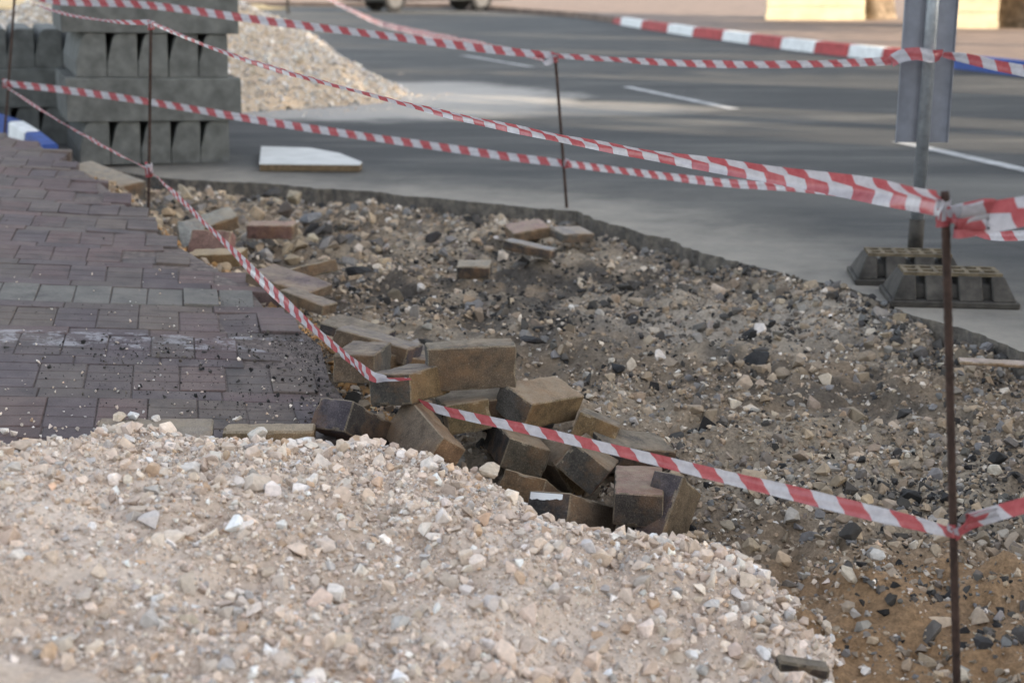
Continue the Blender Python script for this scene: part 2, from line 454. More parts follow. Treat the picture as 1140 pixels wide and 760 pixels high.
for q, k, de, cc in zip(out, keep, dE, cent):
    if not k: continue
    a, b, c, d = q[0] + g, q[1] + g, q[2] - g, q[3] - g
    col = paver_color(q[4])
    loose = 1.0 if de > .22 else 2.6
    zc = random.gauss(0, .0010) * loose; ta = random.gauss(0, .008) * loose; tb = random.gauss(0, .008) * loose
    mu, mv = (a + c) / 2, (b + d) / 2
    rot = random.gauss(0, .006) * loose
    slices = [(b, d)] if q[4] else [(b + (d - b) * t0 / 3 + (.0006 if t0 else 0), b + (d - b) * (t0 + 1) / 3 - (.0006 if t0 < 2 else 0)) for t0 in range(3)]
    for (b, d) in slices:
     pts = []
     for (x0, y0, x1, y1, z) in ((a, b, c, d, -th), (a, b, c, d, -ch), (a + ch, b + ch, c - ch, d - ch, 0)):
        for x, y in ((x0, y0), (x1, y0), (x1, y1), (x0, y1)):
            ux, uy = x - mu, y - mv
            pts.append((mu + ux - uy * rot, mv + uy + ux * rot, z + zc + ta * ux + tb * uy))
     VV += pts; CC += [col * random.uniform(.95, 1.05)] * 12
     for r_ in (0, 4):
        for s in range(4):
            FF.append((nb + r_ + s, nb + r_ + (s + 1) % 4, nb + r_ + 4 + (s + 1) % 4, nb + r_ + 4 + s))
     FF.append((nb + 8, nb + 9, nb + 10, nb + 11)); nb += 12
me = np_mesh('sidewalk', np.array(VV), np.array(FF), np.array(CC))
M['paver'] = paving_mat(to_sw(at_sw(60, 376))[1])
o = link('sidewalk', me, M['paver']); o.matrix_world = Matrix.Translation(ORG) @ SWM.to_4x4(); tag(o, kind='structure')
# jointing sand under and between the pavers
bm = bmesh.new()
pl = [(p[0], p[1], float(sw_z(np.array(p[0]))) - .0045) for p in [((np.array(q) - np.array(SW).mean(0)) * .985 + np.array(SW).mean(0)) for q in SW]]
bm.faces.new([bm.verts.new(p) for p in pl]); bmesh.ops.triangulate(bm, faces=bm.faces)
tag(link('joint_sand', bm_mesh('joint_sand', bm), mottled('joint_sand', (.115, .092, .082), .5, 45, .95, .6, 200, .004)), kind='structure')

# ------------------------------------------------------------------ stones
def hull_proto(n, seed, flat=.75, bevel=False, rough=.0, sub=0):
    rg = np.random.default_rng(seed); bm = bmesh.new()
    p = rg.normal(size=(n, 3)); p /= np.linalg.norm(p, axis=1)[:, None]; p *= rg.uniform(.8, 1.0, (n, 1))
    p *= np.array([1.0, rg.uniform(.65, .95), rg.uniform(min(.5, flat * .8), flat)])
    for q in p: bm.verts.new(q)
    res = bmesh.ops.convex_hull(bm, input=bm.verts)
    for v in [v for v in bm.verts if not v.link_faces]: bm.verts.remove(v)
    if bevel:
        bmesh.ops.bevel(bm, geom=list(bm.edges), offset=.035, segments=1, affect='EDGES', clamp_overlap=True)
    bmesh.ops.triangulate(bm, faces=bm.faces)
    for _ in range(sub):
        bmesh.ops.subdivide_edges(bm, edges=list(bm.edges), cuts=1, use_grid_fill=True)
        bmesh.ops.triangulate(bm, faces=bm.faces)
    if rough:
        from mathutils import noise as mn
        for v in bm.verts:
            v.co += v.normal * rough * (mn.noise(v.co * 2.3 + Vector((seed, 0, 0))) + .5 * mn.noise(v.co * 6 + Vector((0, seed, 0))))
    bmesh.ops.recalc_face_normals(bm, faces=bm.faces)
    bm.verts.index_update()
    V = np.array([v.co[:] for v in bm.verts]); Fc = np.array([[v.index for v in f.verts] for f in bm.faces]); bm.free()
    return V / 2, Fc
P_SMALL = [hull_proto(8, 100 + i, .8) for i in range(14)]
P_MED = [hull_proto(9, 200 + i, .85) for i in range(22)]
P_BIG = [hull_proto(10, 300 + i, .9, True) for i in range(20)]

def rand_rot(n, flatness=.5):
    a = RNG.uniform(0, 2 * np.pi, n); t = RNG.normal(0, flatness, n); b = RNG.normal(0, flatness, n)
    ca, sa, ct, st, cb, sb = np.cos(a), np.sin(a), np.cos(t), np.sin(t), np.cos(b), np.sin(b)
    Rz = np.zeros((n, 3, 3)); Rz[:, 0, 0] = ca; Rz[:, 0, 1] = -sa; Rz[:, 1, 0] = sa; Rz[:, 1, 1] = ca; Rz[:, 2, 2] = 1
    Rx = np.zeros((n, 3, 3)); Rx[:, 0, 0] = 1; Rx[:, 1, 1] = ct; Rx[:, 1, 2] = -st; Rx[:, 2, 1] = st; Rx[:, 2, 2] = ct
    Ry = np.zeros((n, 3, 3)); Ry[:, 1, 1] = 1; Ry[:, 0, 0] = cb; Ry[:, 0, 2] = sb; Ry[:, 2, 0] = -sb; Ry[:, 2, 2] = cb
    return Rx @ Ry @ Rz

class Heap:                                # collects stones into one mesh
    def __init__(s): s.V, s.F, s.C, s.n = [], [], [], 0
    def add(s, pos, size, col, protos, flatness=.6):
        n = len(pos); which = RNG.integers(0, len(protos), n); Rm = rand_rot(n, flatness)
        for k, (PV, PF) in enumerate(protos):
            m = np.where(which == k)[0]
            if not len(m): continue
            V = np.einsum('nij,vj->nvi', Rm[m], PV) * size[m][:, None, None] + pos[m][:, None, :]
            Fc = PF[None] + (np.arange(len(m)) * len(PV))[:, None, None] + s.n
            s.V.append(V.reshape(-1, 3)); s.F.append(Fc.reshape(-1, 3)); s.C.append(np.repeat(col[m], len(PV), 0)); s.n += len(m) * len(PV)
    def grid(s, X, Y, Z, mask, col):
        ny, nx = X.shape; idx = np.arange(nx * ny).reshape(ny, nx)
        f = np.stack([idx[:-1, :-1], idx[:-1, 1:], idx[1:, 1:], idx[1:, :-1]], -1).reshape(-1, 4)
        mk = mask.ravel(); f = f[mk[f].all(1)]
        f = np.concatenate([f[:, [0, 1, 2]], f[:, [0, 2, 3]]])
        s.V.append(np.stack([X.ravel(), Y.ravel(), Z.ravel()], -1)); s.F.append(f + s.n); s.C.append(col); s.n += nx * ny
    def mesh(s, name, **k): return np_mesh(name, np.concatenate(s.V), np.concatenate(s.F), np.concatenate(s.C), **k)

def pick(pal, w, n, jit=.15):
    pal = np.array(pal); k = RNG.choice(len(pal), n, p=np.array(w) / sum(w)); c = pal[k]
    return np.clip(c * (1 + RNG.normal(0, jit, (n, 1))) * (1 + RNG.normal(0, .010, (n, 3))), .01, .9)
LIMES = [(.60, .475, .375), (.65, .545, .45), (.68, .61, .54), (.52, .415, .33), (.54, .38, .26), (.45, .41, .375), (.75, .72, .68)]
LIMEW = [6, 6, 2.6, 3, 1.0, 1.6, .7]

def powerlaw(n, lo, hi, a):
    u = RNG.random(n); return (lo ** -a + u * (hi ** -a - lo ** -a)) ** (-1 / a)

# near gravel: fines and thousands of stones, one heap nobody could count
H = Heap()
mx = np.arange(-2.0, 1.15, .012); my = np.arange(1.2, 4.0, .012); X, Y = np.meshgrid(mx, my)
mh, ms = mound_h(X, Y); gh = ground_h(X, Y); gh = np.where(in_poly(X, Y, SW), sw_z(X), gh)
n_ = fbm(X.ravel(), Y.ravel(), 4, 111)
fc = lerp(np.array([.48, .38, .30])[None] * np.ones((X.size, 1)), np.array([.60, .50, .415])[None], smooth(.35, .65, n_))
H.grid(X, Y, mh, mh > gh - .03, fc)
def mound_pts(n, smin=-.25, xmin=-2.0):
    x = RNG.uniform(xmin, 1.12, n); y = RNG.uniform(1.25, 3.9, n)
    m, s = mound_h(x, y); g0 = ground_h(x, y); g0 = np.where(in_poly(x, y, SW), sw_z(x), g0)
    ok = (m > g0 - .004) & (s > smin) & (np.abs(x) < .40 * y + .12) & ((y > 1.7))
    return x[ok], y[ok], m[ok], s[ok]
for n, lo, hi, a, pr, up in ((260000, .0035, .011, 1.8, P_SMALL, .15), (60000, .010, .028, 2.3, P_MED, .12), (8500, .022, .058, 2.4, P_BIG, .12), (500, .034, .075, 2.0, P_BIG, .06)):
    x, y, m, s = mound_pts(n)
    cl = fbm(x, y, 2.6, 121); keepm = RNG.random(len(x)) < (.28 + 1.2 * smooth(.38, .62, cl)) if lo > .006 else np.ones(len(x), bool)
    if lo > .02: keepm = RNG.random(len(x)) < np.clip(1.05 - .62 * smooth(.1, .75, s) + .25 * smooth(.5, .62, cl), 0, 1)
    x, y, m = x[keepm], y[keepm], m[keepm]
    d = powerlaw(len(x), lo, hi, a)
    H.add(np.stack([x, y, m + d * up], -1), d, pick(LIMES, LIMEW, len(x)), pr)
x, y, m, s = mound_pts(16000, -.3, .05)        # clean stones that rolled to the toe on the right
ok = (x > .2) & (RNG.random(len(x)) < .5 * np.exp(-(np.maximum(s, 0) / .16) ** 2)); x, y, m, s = x[ok], y[ok], m[ok], s[ok]
d = powerlaw(len(x), .017, .045, 1.2); H.add(np.stack([x, y, m + d * .2], -1), d, pick(LIMES, LIMEW, len(x)), P_BIG)
# strays on the paving and on the dirt by the toe
NS = 9000; x = RNG.uniform(-1.6, .9, NS); y = RNG.uniform(1.9, 3.8, NS); m, s = mound_h(x, y)
ok = (s < .0) & (s > -.55) & (RNG.random(NS) < np.exp(s / .12)); x, y = x[ok], y[ok]
g0 = np.where(in_poly(x, y, SW), sw_z(x), ground_h(x, y)); d = powerlaw(len(x), .006, .03, 1.3)
H.add(np.stack([x, y, g0 + d * .3], -1), d, pick(LIMES, LIMEW, len(x)), P_MED)
o = link('gravel', H.mesh('gravel'), M['stone']); tag(o, 'pale crushed limestone gravel heaped in the foreground in front of the paver pile', 'gravel', kind='stuff')

# rubble strewn over the dig and grit on the paving
H = Heap()
DARK = [(.03, .028, .027), (.06, .054, .048), (.10, .088, .075)]
EARTH = [(.31, .232, .158), (.38, .30, .22), (.25, .195, .14), (.48, .41, .33), (.18, .148, .12), (.54, .49, .43), (.165, .155, .147), (.29, .26, .225)]
def dig_pts(n):
    y = 1.7 + 6.5 * RNG.random(n) ** 1.25; x = RNG.uniform(-1, 1, n) * (.40 * y + .1)
    ok = ~in_poly(x, y, ROAD) & ~in_poly(x, y, SW); x, y = x[ok], y[ok]
    m, s = mound_h(x, y); g0 = ground_h(x, y); ok = g0 > m - .01
    return x[ok], y[ok], g0[ok]
def dark_prob(x, y):
    P = at(600, 330, -.08); k = np.exp(-(((x - P[0] - .1) / 1.0) ** 2 + ((y - P[1]) / .9) ** 2))
    Q = at(1060, 560, -.08); k2 = np.exp(-(((x - Q[0]) / .5) ** 2 + ((y - Q[1]) / .35) ** 2))
    return np.clip(.05 + .6 * (k + k2 * .8) * smooth(.4, .62, fbm(x, y, 3.3, 131)) + .35 * smooth(.58, .68, fbm(x, y, 2.4, 137)), 0, .85)
for n, lo, hi, a, pr, up in ((130000, .005, .014, 1.7, P_SMALL, .1), (76000, .012, .036, 1.9, P_MED, .05), (9000, .028, .09, 2.2, P_BIG, .04)):
    x, y, g0 = dig_pts(n); ok = RNG.random(len(x)) < (.3 + 1.1 * smooth(.35, .65, fbm(x, y, 2.1, 141))); x, y, g0 = x[ok], y[ok], g0[ok]
    d = powerlaw(len(x), lo, hi, a) * (1 + .12 * np.maximum(y - 4, 0))
    c = pick(EARTH, [6, 4, 5, 2.2, 3.4, .9, 2.0, 2.6], len(x)); dk = RNG.random(len(x)) < dark_prob(x, y)
    c = np.where(dk[:, None], pick(DARK, [2, 2, 2], len(x)), c)
    orange = np.zeros(len(x))
    for p, r in SAND_PTS: orange = np.maximum(orange, np.exp(-(((x - p[0]) / r) ** 2 + ((y - p[1]) / (r * .6)) ** 2) * 1.3))
    keep2 = RNG.random(len(x)) > orange * .85
    H.add(np.stack([x, y, g0 + d * up], -1)[keep2], d[keep2], c[keep2], pr)
px_ = np.stack([RNG.uniform(150, 440, 420), RNG.uniform(198, 310, 420)], -1); q = np.array([at(a_, b_, -.07) for a_, b_ in px_]); ok = ~in_poly(q[:, 0], q[:, 1], ROAD) & ~in_poly(q[:, 0], q[:, 1], SW); q = q[ok]
d = powerlaw(len(q), .05, .14, 1.6); q[:, 2] = ground_h(q[:, 0], q[:, 1]) + d * .05; H.add(q, d, pick([(.34, .26, .175), (.27, .21, .15), (.09, .08, .07), (.22, .2, .18), (.4, .33, .24)], [3, 3, 2, 2, 1], len(q)), P_BIG)
px_ = np.stack([RNG.uniform(430, 1140, 260), RNG.uniform(240, 520, 260)], -1); q = np.array([at(a_, b_, -.07) for a_, b_ in px_]); ok = ~in_poly(q[:, 0], q[:, 1], ROAD) & ~in_poly(q[:, 0], q[:, 1], SW); q = q[ok]
d = powerlaw(len(q), .035, .08, 2); q[:, 2] = ground_h(q[:, 0], q[:, 1]); H.add(q, d, pick([(.30, .23, .16), (.25, .2, .15), (.06, .055, .05), (.22, .2, .18)], [3, 3, 3, 2], len(q)), P_BIG)
# broken asphalt crumbs right under the cut edge
E_ = np.array(ROAD_EDGE_F); NE = 4000; k = RNG.integers(0, len(E_) - 1, NE); t_ = RNG.random((NE, 1))
p = E_[k] * (1 - t_) + E_[k + 1] * t_; off = np.abs(RNG.normal(0, .16, NE)) - .02; keep_ = RNG.random(NE) < np.where(p[:, 0] < .6, .8, 1.0); p, off = p[keep_], off[keep_]; x, y = p[:, 0] - off * .55, p[:, 1] - off * .8
ok = ~in_poly(x, y, ROAD); x, y = x[ok], y[ok]; d = powerlaw(len(x), .010, .075, 1.7)
c = pick([(.05, .047, .045), (.11, .10, .09), (.2, .165, .125), (.14, .135, .13)], [3, 3, 3, 2], len(x))
H.add(np.stack([x, y, ground_h(x, y) + d * .2], -1), d, c, P_BIG)
# grit on the paving
for cx, cy, sx, sy, n in ((330, 380, 45, 12, 500), (230, 392, 60, 8, 220), (60, 345, 60, 6, 60), (140, 400, 55, 16, 500), (90, 385, 60, 6, 120), (245, 338, 30, 7, 120), (215, 430, 90, 22, 500), (370, 462, 14, 8, 300), (300, 360, 40, 12, 200), (420, 385, 25, 5, 120), (70, 280, 70, 40, 60), (345, 400, 28, 26, 900), (372, 462, 18, 10, 500), (330, 370, 40, 10, 500), (300, 440, 60, 22, 500)):
    px = np.stack([RNG.normal(cx, sx, n), RNG.normal(cy, sy, n)], -1)
    px = px[RNG.random(n) < .62]; q = np.array([at_sw(*p_) for p_ in px]); ok = in_poly(q[:, 0], q[:, 1], SW); q = q[ok]
    d = powerlaw(len(q), .003, .02, 2.0); q[:, 2] += d * .25
    H.add(q, d, pick([(.022, .021, .02), (.05, .045, .04), (.10, .085, .07), (.5, .45, .38)], [4, 4, 4, .4], len(q)), P_SMALL)
# pale chips scattered over the paving
px = np.stack([RNG.uniform(0, 380, 160), RNG.uniform(300, 480, 160)], -1); q = np.array([at_sw(*p_) for p_ in px]); q = q[in_poly(q[:, 0], q[:, 1], SW)]
d = powerlaw(len(q), .005, .016, 1.7); q[:, 2] += d * .25; H.add(q, d, pick(LIMES, LIMEW, len(q)), P_SMALL)
# crumbled sand bed along the broken edge of the paving
SE = np.array(SW_EDGE[1:]); k = RNG.integers(0, len(SE) - 1, 2400); t_ = RNG.random((2400, 1)); p = SE[k] * (1 - t_) + SE[k + 1] * t_
x, y = p[:, 0] + RNG.normal(.05, .05, 2400), p[:, 1] + RNG.normal(.03, .05, 2400); ok = ~in_poly(x, y, SW) & ~in_poly(x, y, ROAD); x, y = x[ok], y[ok]
d = powerlaw(len(x), .008, .045, 1.6); H.add(np.stack([x, y, ground_h(x, y) + d * .2], -1), d, pick([(.38, .21, .085), (.30, .19, .10), (.25, .2, .15), (.42, .33, .22)], [4, 3, 2, 1], len(x)), P_MED)
o = link('rubble', H.mesh('rubble'), M['stone']); tag(o, 'loose earth rubble and asphalt crumbs strewn over the dug strip beside the road', 'rubble', kind='stuff')

# far gravel heap on the road
H = Heap(); hc = np.array([-3.45, 13.5]); HR, HH = 2.45, 1.55
def heap_z(x, y):
    dx, dy = x - hc[0], y - hc[1]; r = np.hypot(dx * 1.0, dy * 1.15) / HR + (fbm(x, y, .9, 151) - .5) * .25
    return HH * np.clip(1 - r, -.05, 1) ** 1.0 if False else np.where(r < 1, HH * (1 - r) * (1 - .15 * (1 - r)), -.02) + (fbm(x, y, 4, 155) - .5) * .06
X, Y = np.meshgrid(np.arange(-6.2, -.4, .04), np.arange(10.4, 16.4, .04)); Z = heap_z(X, Y)
H.grid(X, Y, Z, Z > -.03, np.array([.44, .35, .255])[None] * np.ones((X.size, 1)) * (.85 + .3 * fbm(X.ravel(), Y.ravel(), 3, 3))[:, None])
x = RNG.uniform(-5.9, -.6, 42000); y = RNG.uniform(10.6, 14.2, 42000); z = heap_z(x, y); ok = z > .0; x, y, z = x[ok], y[ok], z[ok]
d = powerlaw(len(x), .018, .085, 1.9); H.add(np.stack([x, y, z + d * .15], -1), d, pick([(.47, .39, .30), (.52, .46, .39), (.46, .45, .44), (.6, .57, .52), (.36, .33, .30)], [3, 3, 4, 3, 2], len(x)), P_SMALL)
x = RNG.uniform(-4.4, -.2, 1500); y = RNG.uniform(10.4, 13.5, 1500); z = heap_z(x, y); ok = (z <= 0) & (np.hypot(x - hc[0], y - hc[1]) < 2.9); x, y = x[ok], y[ok]
d = powerlaw(len(x), .01, .04, 1.5); H.add(np.stack([x, y, d * .3], -1), d, pick(LIMES, LIMEW, len(x)), P_SMALL)
o = link('gravel_heap', H.mesh('gravel_heap'), M['stone']); tag(o, 'big cream gravel heap tipped on the road behind the stacked kerbstones', 'gravel heap', kind='stuff')

# ------------------------------------------------------------------ paver blocks in the pile
def brick_mesh(dims, cols, seed, worn=1.0):
    bm = bmesh.new(); bmesh.ops.create_cube(bm, size=1, matrix=Matrix.Diagonal((*dims, 1)))
    bmesh.ops.bevel(bm, geom=list(bm.edges), offset=.0028 * worn, segments=1, affect='EDGES')
    long_e = [e for e in bm.edges if e.calc_length() > .03]
    bmesh.ops.subdivide_edges(bm, edges=long_e, cuts=13, use_grid_fill=True)
    from mathutils import noise as mn
    sh = Vector((seed * 3.1, seed * 1.7, 0))
    for v in bm.verts:
        edge = sum(abs(abs(v.co[i]) - dims[i] / 2) < .006 for i in range(3))
        v.co -= v.co.normalized() * max(0, mn.noise(v.co * 38 + sh) + .1) * (.0075 if edge >= 2 else .0016) * worn
        v.co += v.co.normalized() * mn.noise(v.co * 12 + sh) * .0012
    bmesh.ops.triangulate(bm, faces=[f for f in bm.faces if len(f.verts) > 4])
    bmesh.ops.recalc_face_normals(bm, faces=bm.faces)
    lay = bm.loops.layers.float_color.new('Col')
    for f in bm.faces:
        n = f.normal; i = max(range(3), key=lambda k: abs(n[k])); c = cols[i * 2 + (n[i] > 0)] if abs(n[i]) > .93 else tuple(.55 * a_ + .45 * b_ for a_, b_ in zip(cols[i * 2], (.27, .22, .15)))
        for lp in f.loops: lp[lay] = (*c, 1)
        f.smooth = False
    me = bpy.data.meshes.new('paver_block'); bm.to_mesh(me); bm.free()
    return me
OCH, GRY, BRN, DRK, PUR, RED, ORG_, TAN = (.155, .103, .052), (.08, .072, .062), (.13, .094, .064), (.044, .038, .034), (.06, .05, .056), (.21, .115, .095), (.28, .15, .055), (.225, .155, .098)
GRP = 'loose pavers tumbled in a pile'
def rotvec(w): v = Vector(w); return Matrix.Rotation(v.length, 3, v.normalized()) if v.length else Matrix.Identity(3)
def put_brick(loc, rot, dims, cols, label, group=GRP, worn=1.0, cat='paver', name='paver_block'):
    me = brick_mesh(dims, cols, random.random() * 50, worn); o = link(name, me, M['brick'])
    o.matrix_world = Matrix.Translation(Vector(loc)) @ rot.to_4x4(); tag(o, label, cat, group); return o
LW, WL = (.21, .105, .073), (.105, .21, .073)
def cols(x, y, z): return (x[0], x[1], y[0], y[1], z[0], z[1]) if isinstance(x[0], tuple) else (x, x, y, y, z, z)
PILE = [
 (LW, (-.0983, 3.2451, .2024), (-1.566, -.1361, .1289), cols(GRY, GRY, (.115, .085, .058)), 'long brown paver standing on its edge at the back top of the pile'),
 (WL, (-.236, 3.172, .1774), (-.1507, -.0853, -.3791), cols(OCH, (.058, .052, .044), PUR), 'paver with ochre side and red tape over its front edge'),
 (LW, (.0652, 3.283, .099), (3.0543, 1.4108, -.4405), cols(GRY, OCH, TAN), 'big tan-topped paver on top in the middle of the pile'),
 (WL, (-.1985, 3.0268, .0846), (1.2357, .5184, -2.4825), cols((.19, .115, .065), (.19, .115, .065), (.155, .118, .085)), 'round-cornered rusty paver leaning on the gravel at the pile front'),
 (WL, (-.1227, 3.2685, .0788), (3.1828, 2.2582, -4.5347), cols(BRN, (.13, .095, .05), TAN), 'brown paver under the tape where the tape leaves the pile'),
 (WL, (.0099, 3.1718, .0198), (-.1173, .356, .1922), cols(DRK, (.085, .07, .05), TAN), 'paver with tan top and dark cave-like gap on its left'),
 (WL, (.2061, 3.3242, .0138), (-.239, .3662, -.14), cols(BRN, OCH, DRK), 'ochre paver end tilted below the tan-topped paver'),
 (WL, (.176, 3.1111, .0046), (-.1437, .6563, -.2367), cols((.15, .07, .06), (.066, .058, .048), BRN), 'steeply tilted dark paver with a reddish lower edge'),
 (WL, (.1304, 2.8825, -.0367), (-.492, .0022, -.5876), cols(BRN, (.05, .047, .045), BRN), 'front paver with a white paint strip on its dark end'),
 (WL, (.274, 2.9078, .0017), (-2.8529, 2.3725, -5.1995), cols(DRK, (.06, .05, .042), RED), 'paver with a pinkish red top facing up'),
 (LW, (.3586, 3.01, -.1085), (.1599, 1.1147, -1.6628), None, 'purple grey paver standing tilted at the right end of the pile'),
 (WL, (-.3802, 3.499, .1407), (-.0927, .0148, -.119), cols(GRY, BRN, PUR), 'paver lying level at the paving edge left of the pile'),
 (LW, (-.3192, 3.7039, .0778), (.0017, .3154, .7021), cols(BRN, (.11, .078, .05), PUR), 'tilted paver sprinkled with black crumbs behind the level one'),
 (WL, (.0537, 2.9995, -.0488), (-.5749, .2281, -.4422), cols(BRN, (.12, .075, .04), ORG_), 'orange stained paver low between two others at the front'),
 (LW, (.1325, 3.1898, -.0736), (2.2903, .7683, -1.2423), cols(BRN, OCH, BRN), 'narrow ochre paver face wedged in the heart of the pile'),
]
for dims, loc, w, cs, lab in PILE:
    if cs is None: continue
    put_brick(loc, rotvec(w), dims, cs, lab)
def rot_from(xd, yd):
    x = Vector(xd).normalized(); z = x.cross(Vector(yd)).normalized(); y = z.cross(x); return Matrix((x, y, z)).transposed()
# right-end paver: long axis leans up and away, upper end in view
p_top = Vector(at_y(761, 529, 2.84))
ax = Vector((-.36, -.52, -.78)).normalized(); lf = Vector((-.80, .50, -.12)); lf = (lf - ax * lf.dot(ax)).normalized()
rt = lf.cross(ax); rt = rt if rt.x > 0 else -rt
Rm = rot_from(ax, rt)
put_brick(p_top + ax * .105 + lf * .0365 + rt * .0525, Rm, LW, cols(BRN, PUR, (.125, .09, .056)), PILE[10][4])
# blocks only partly in view, behind and under the others
put_brick((.00, 3.40, .060), Euler((R(-14), R(6), R(-38))).to_matrix(), LW, cols(GRY, GRY, TAN), 'grey paver half hidden behind the tan-topped paver')
put_brick(at_y(774, 618, 2.97), Euler((R(24), R(48), R(38))).to_matrix(), LW, cols(BRN, BRN, DRK), 'dark brown paver corner poking out beneath the purple grey one')
put_brick(at_y(699, 503, 3.26), Euler((R(12), R(14), R(30))).to_matrix(), LW, cols(DRK, DRK, (.06, .055, .05)), 'blackish paver behind the pinkish red one at the back right')
put_brick(at_y(400, 478, 3.08), Euler((R(-6), R(34), R(52))).to_matrix(), LW, cols(PUR, DRK, PUR), 'dark paver leaning off the paving edge under the taped paver')
put_brick((-.075, 3.28, .085), Euler((R(3), R(-4), R(10))).to_matrix(), LW, cols(DRK, DRK, BRN), 'paver almost hidden under the long standing one')
put_brick((.03, 3.02, -.085), Euler((R(5), R(3), R(40))).to_matrix(), LW, cols(DRK, DRK, DRK), 'dark paver at the bottom of the gap in the pile')
# white paint left on one end
# (a thin skin of old paint on the front paver's dark end)
fp = [o for o in COL.objects if o.get('label', '').startswith('front paver with a white')][0]
bm = bmesh.new()
yface = -.105 if (fp.matrix_world.to_3x3() @ Vector((0, -1, 0))).y < 0 else .105
sg = 1 if yface > 0 else -1
topz = .0365 if (fp.matrix_world.to_3x3() @ Vector((0, 0, 1))).z > 0 else -.0365; tz = 1 if topz > 0 else -1
prev = None
xs_ = np.linspace(-.046, .034, 40); pr_ = np.cumsum(np.random.default_rng(4).normal(0, .0016, 40)) * .5
for k_, xx in enumerate(xs_):
    a = bm.verts.new((xx, yface + sg * .0016, topz - tz * .004)); b = bm.verts.new((xx, yface + sg * .0016, topz - tz * (.019 + float(pr_[k_]))))
    if prev: bm.faces.new((prev[0], a, b, prev[1]))
    prev = (a, b)
link('paint_mark', bm_mesh('paint_mark', bm), M['kerb_white'], fp)

# loose slabs and pavers along the dig
SL = 'stray pavers and slabs along the dig'
def slab(px, Y, dims, eul, cs, lab, worn=1.2): put_brick(at_y(px[0], px[1], Y), Euler(tuple(R(a) for a in eul)).to_matrix(), dims, cs, lab, SL, worn)
slab((398, 369), 3.85, (.19, .10, .035), (4, 9, -24), cols(PUR, (.07, .058, .056), (.115, .098, .082)), 'dusty slab with gritty top just behind the paving corner')
slab((420, 384), 3.72, (.22, .11, .05), (-8, 10, -20), cols(PUR, BRN, (.11, .10, .105)), 'thin dark paver lying under black crumbs beside the standing paver')
slab((322, 315), 4.50, (.24, .15, .035), (2, 11, -28), cols(BRN, BRN, (.105, .078, .085)), 'purple slab sliding off the paving edge, upper of two')
slab((343, 335), 4.32, (.17, .08, .035), (-4, 12, -28), cols(BRN, (.11, .085, .06), (.11, .09, .088)), 'purple brown slab sliding off the paving edge, lower of two')
slab((342, 302), 4.95, (.20, .12, .045), (-14, -8, 22), cols(GRY, BRN, (.19, .19, .175)), 'grey slab tilted flat beside the two purple ones')
slab((303, 256), 5.95, (.20, .10, .06), (2, 0, -4), cols(BRN, (.15, .085, .07), (.25, .15, .12)), 'reddish paver lying flat and alone in the trench')
slab((236, 250), 5.70, (.20, .10, .06), (18, -14, 28), cols(GRY, BRN, (.2, .2, .18)), 'grey paver tipped up in the trench beside the brown rod')
slab((242, 287), 5.05, (.20, .10, .05), (2, -3, -8), cols(OCH, OCH, (.36, .27, .16)), 'sandy yellow paver flat against the paving edge')
slab((236, 273), 5.18, (.16, .10, .06), (60, 0, -12), cols(RED, RED, (.17, .10, .08)), 'red brown paver propped on its side above the yellow one')
slab((214, 270), 5.30, (.10, .16, .06), (64, 0, 16), cols(GRY, GRY, (.2, .2, .19)), 'small grey paver standing on end at the paving edge')
slab((587, 257), 6.05, (.17, .12, .05), (10, -6, 20), cols(BRN, BRN, (.24, .16, .15)), 'pinkish broken paver under the cut road edge')
slab((590, 277), 5.60, (.20, .13, .04), (-6, 10, -14), cols(DRK, DRK, (.17, .18, .2)), 'bluish grey slab fragment below the pinkish one')
slab((636, 261), 6.02, (.16, .12, .04), (8, 4, 30), cols(GRY, GRY, (.2, .19, .19)), 'grey slab fragment at the foot of the thin middle rod')
slab((528, 300), 5.18, (.125, .10, .05), (4, 0, -3), cols(DRK, (.03, .03, .03), (.20, .185, .155)), 'black broken block with a dusty flat top in mid trench')
slab((116, 204), 7.0, (.46, .17, .10), (4, 8, -40), cols(GRY, GRY, (.2, .185, .16)), 'long broken concrete lump at the far paving corner')
slab((200, 529), 2.60, (.13, .10, .04), (5, 4, 22), cols(GRY, GRY, (.33, .29, .24)), 'flat paver shard half sunk in the gravel', 1.4)
slab((893, 742), 2.10, (.085, .03, .022), (0, 8, -4), cols(DRK, DRK, (.07, .065, .06)), 'dark slim stone piece at the gravel toe', 1.6)
slab((172, 491), 2.86, (.24, .17, .045), (2, 3, 9), cols(GRY, GRY, (.21, .18, .15)), 'dusty slab lying under the edge of the gravel on the paving', 1.4)
slab((300, 486), 2.98, (.20, .06, .045), (1, 1, 4), cols(OCH, (.26, .19, .115), (.30, .235, .16)), 'sandy strip of paver beside the white upright stone', 1.6)
slab((1110, 404), 3.95, (.22, .05, .012), (0, 2, -4), cols(TAN, TAN, (.34, .27, .24)), 'thin pale plank lying on the dirt at the right', 1.2)

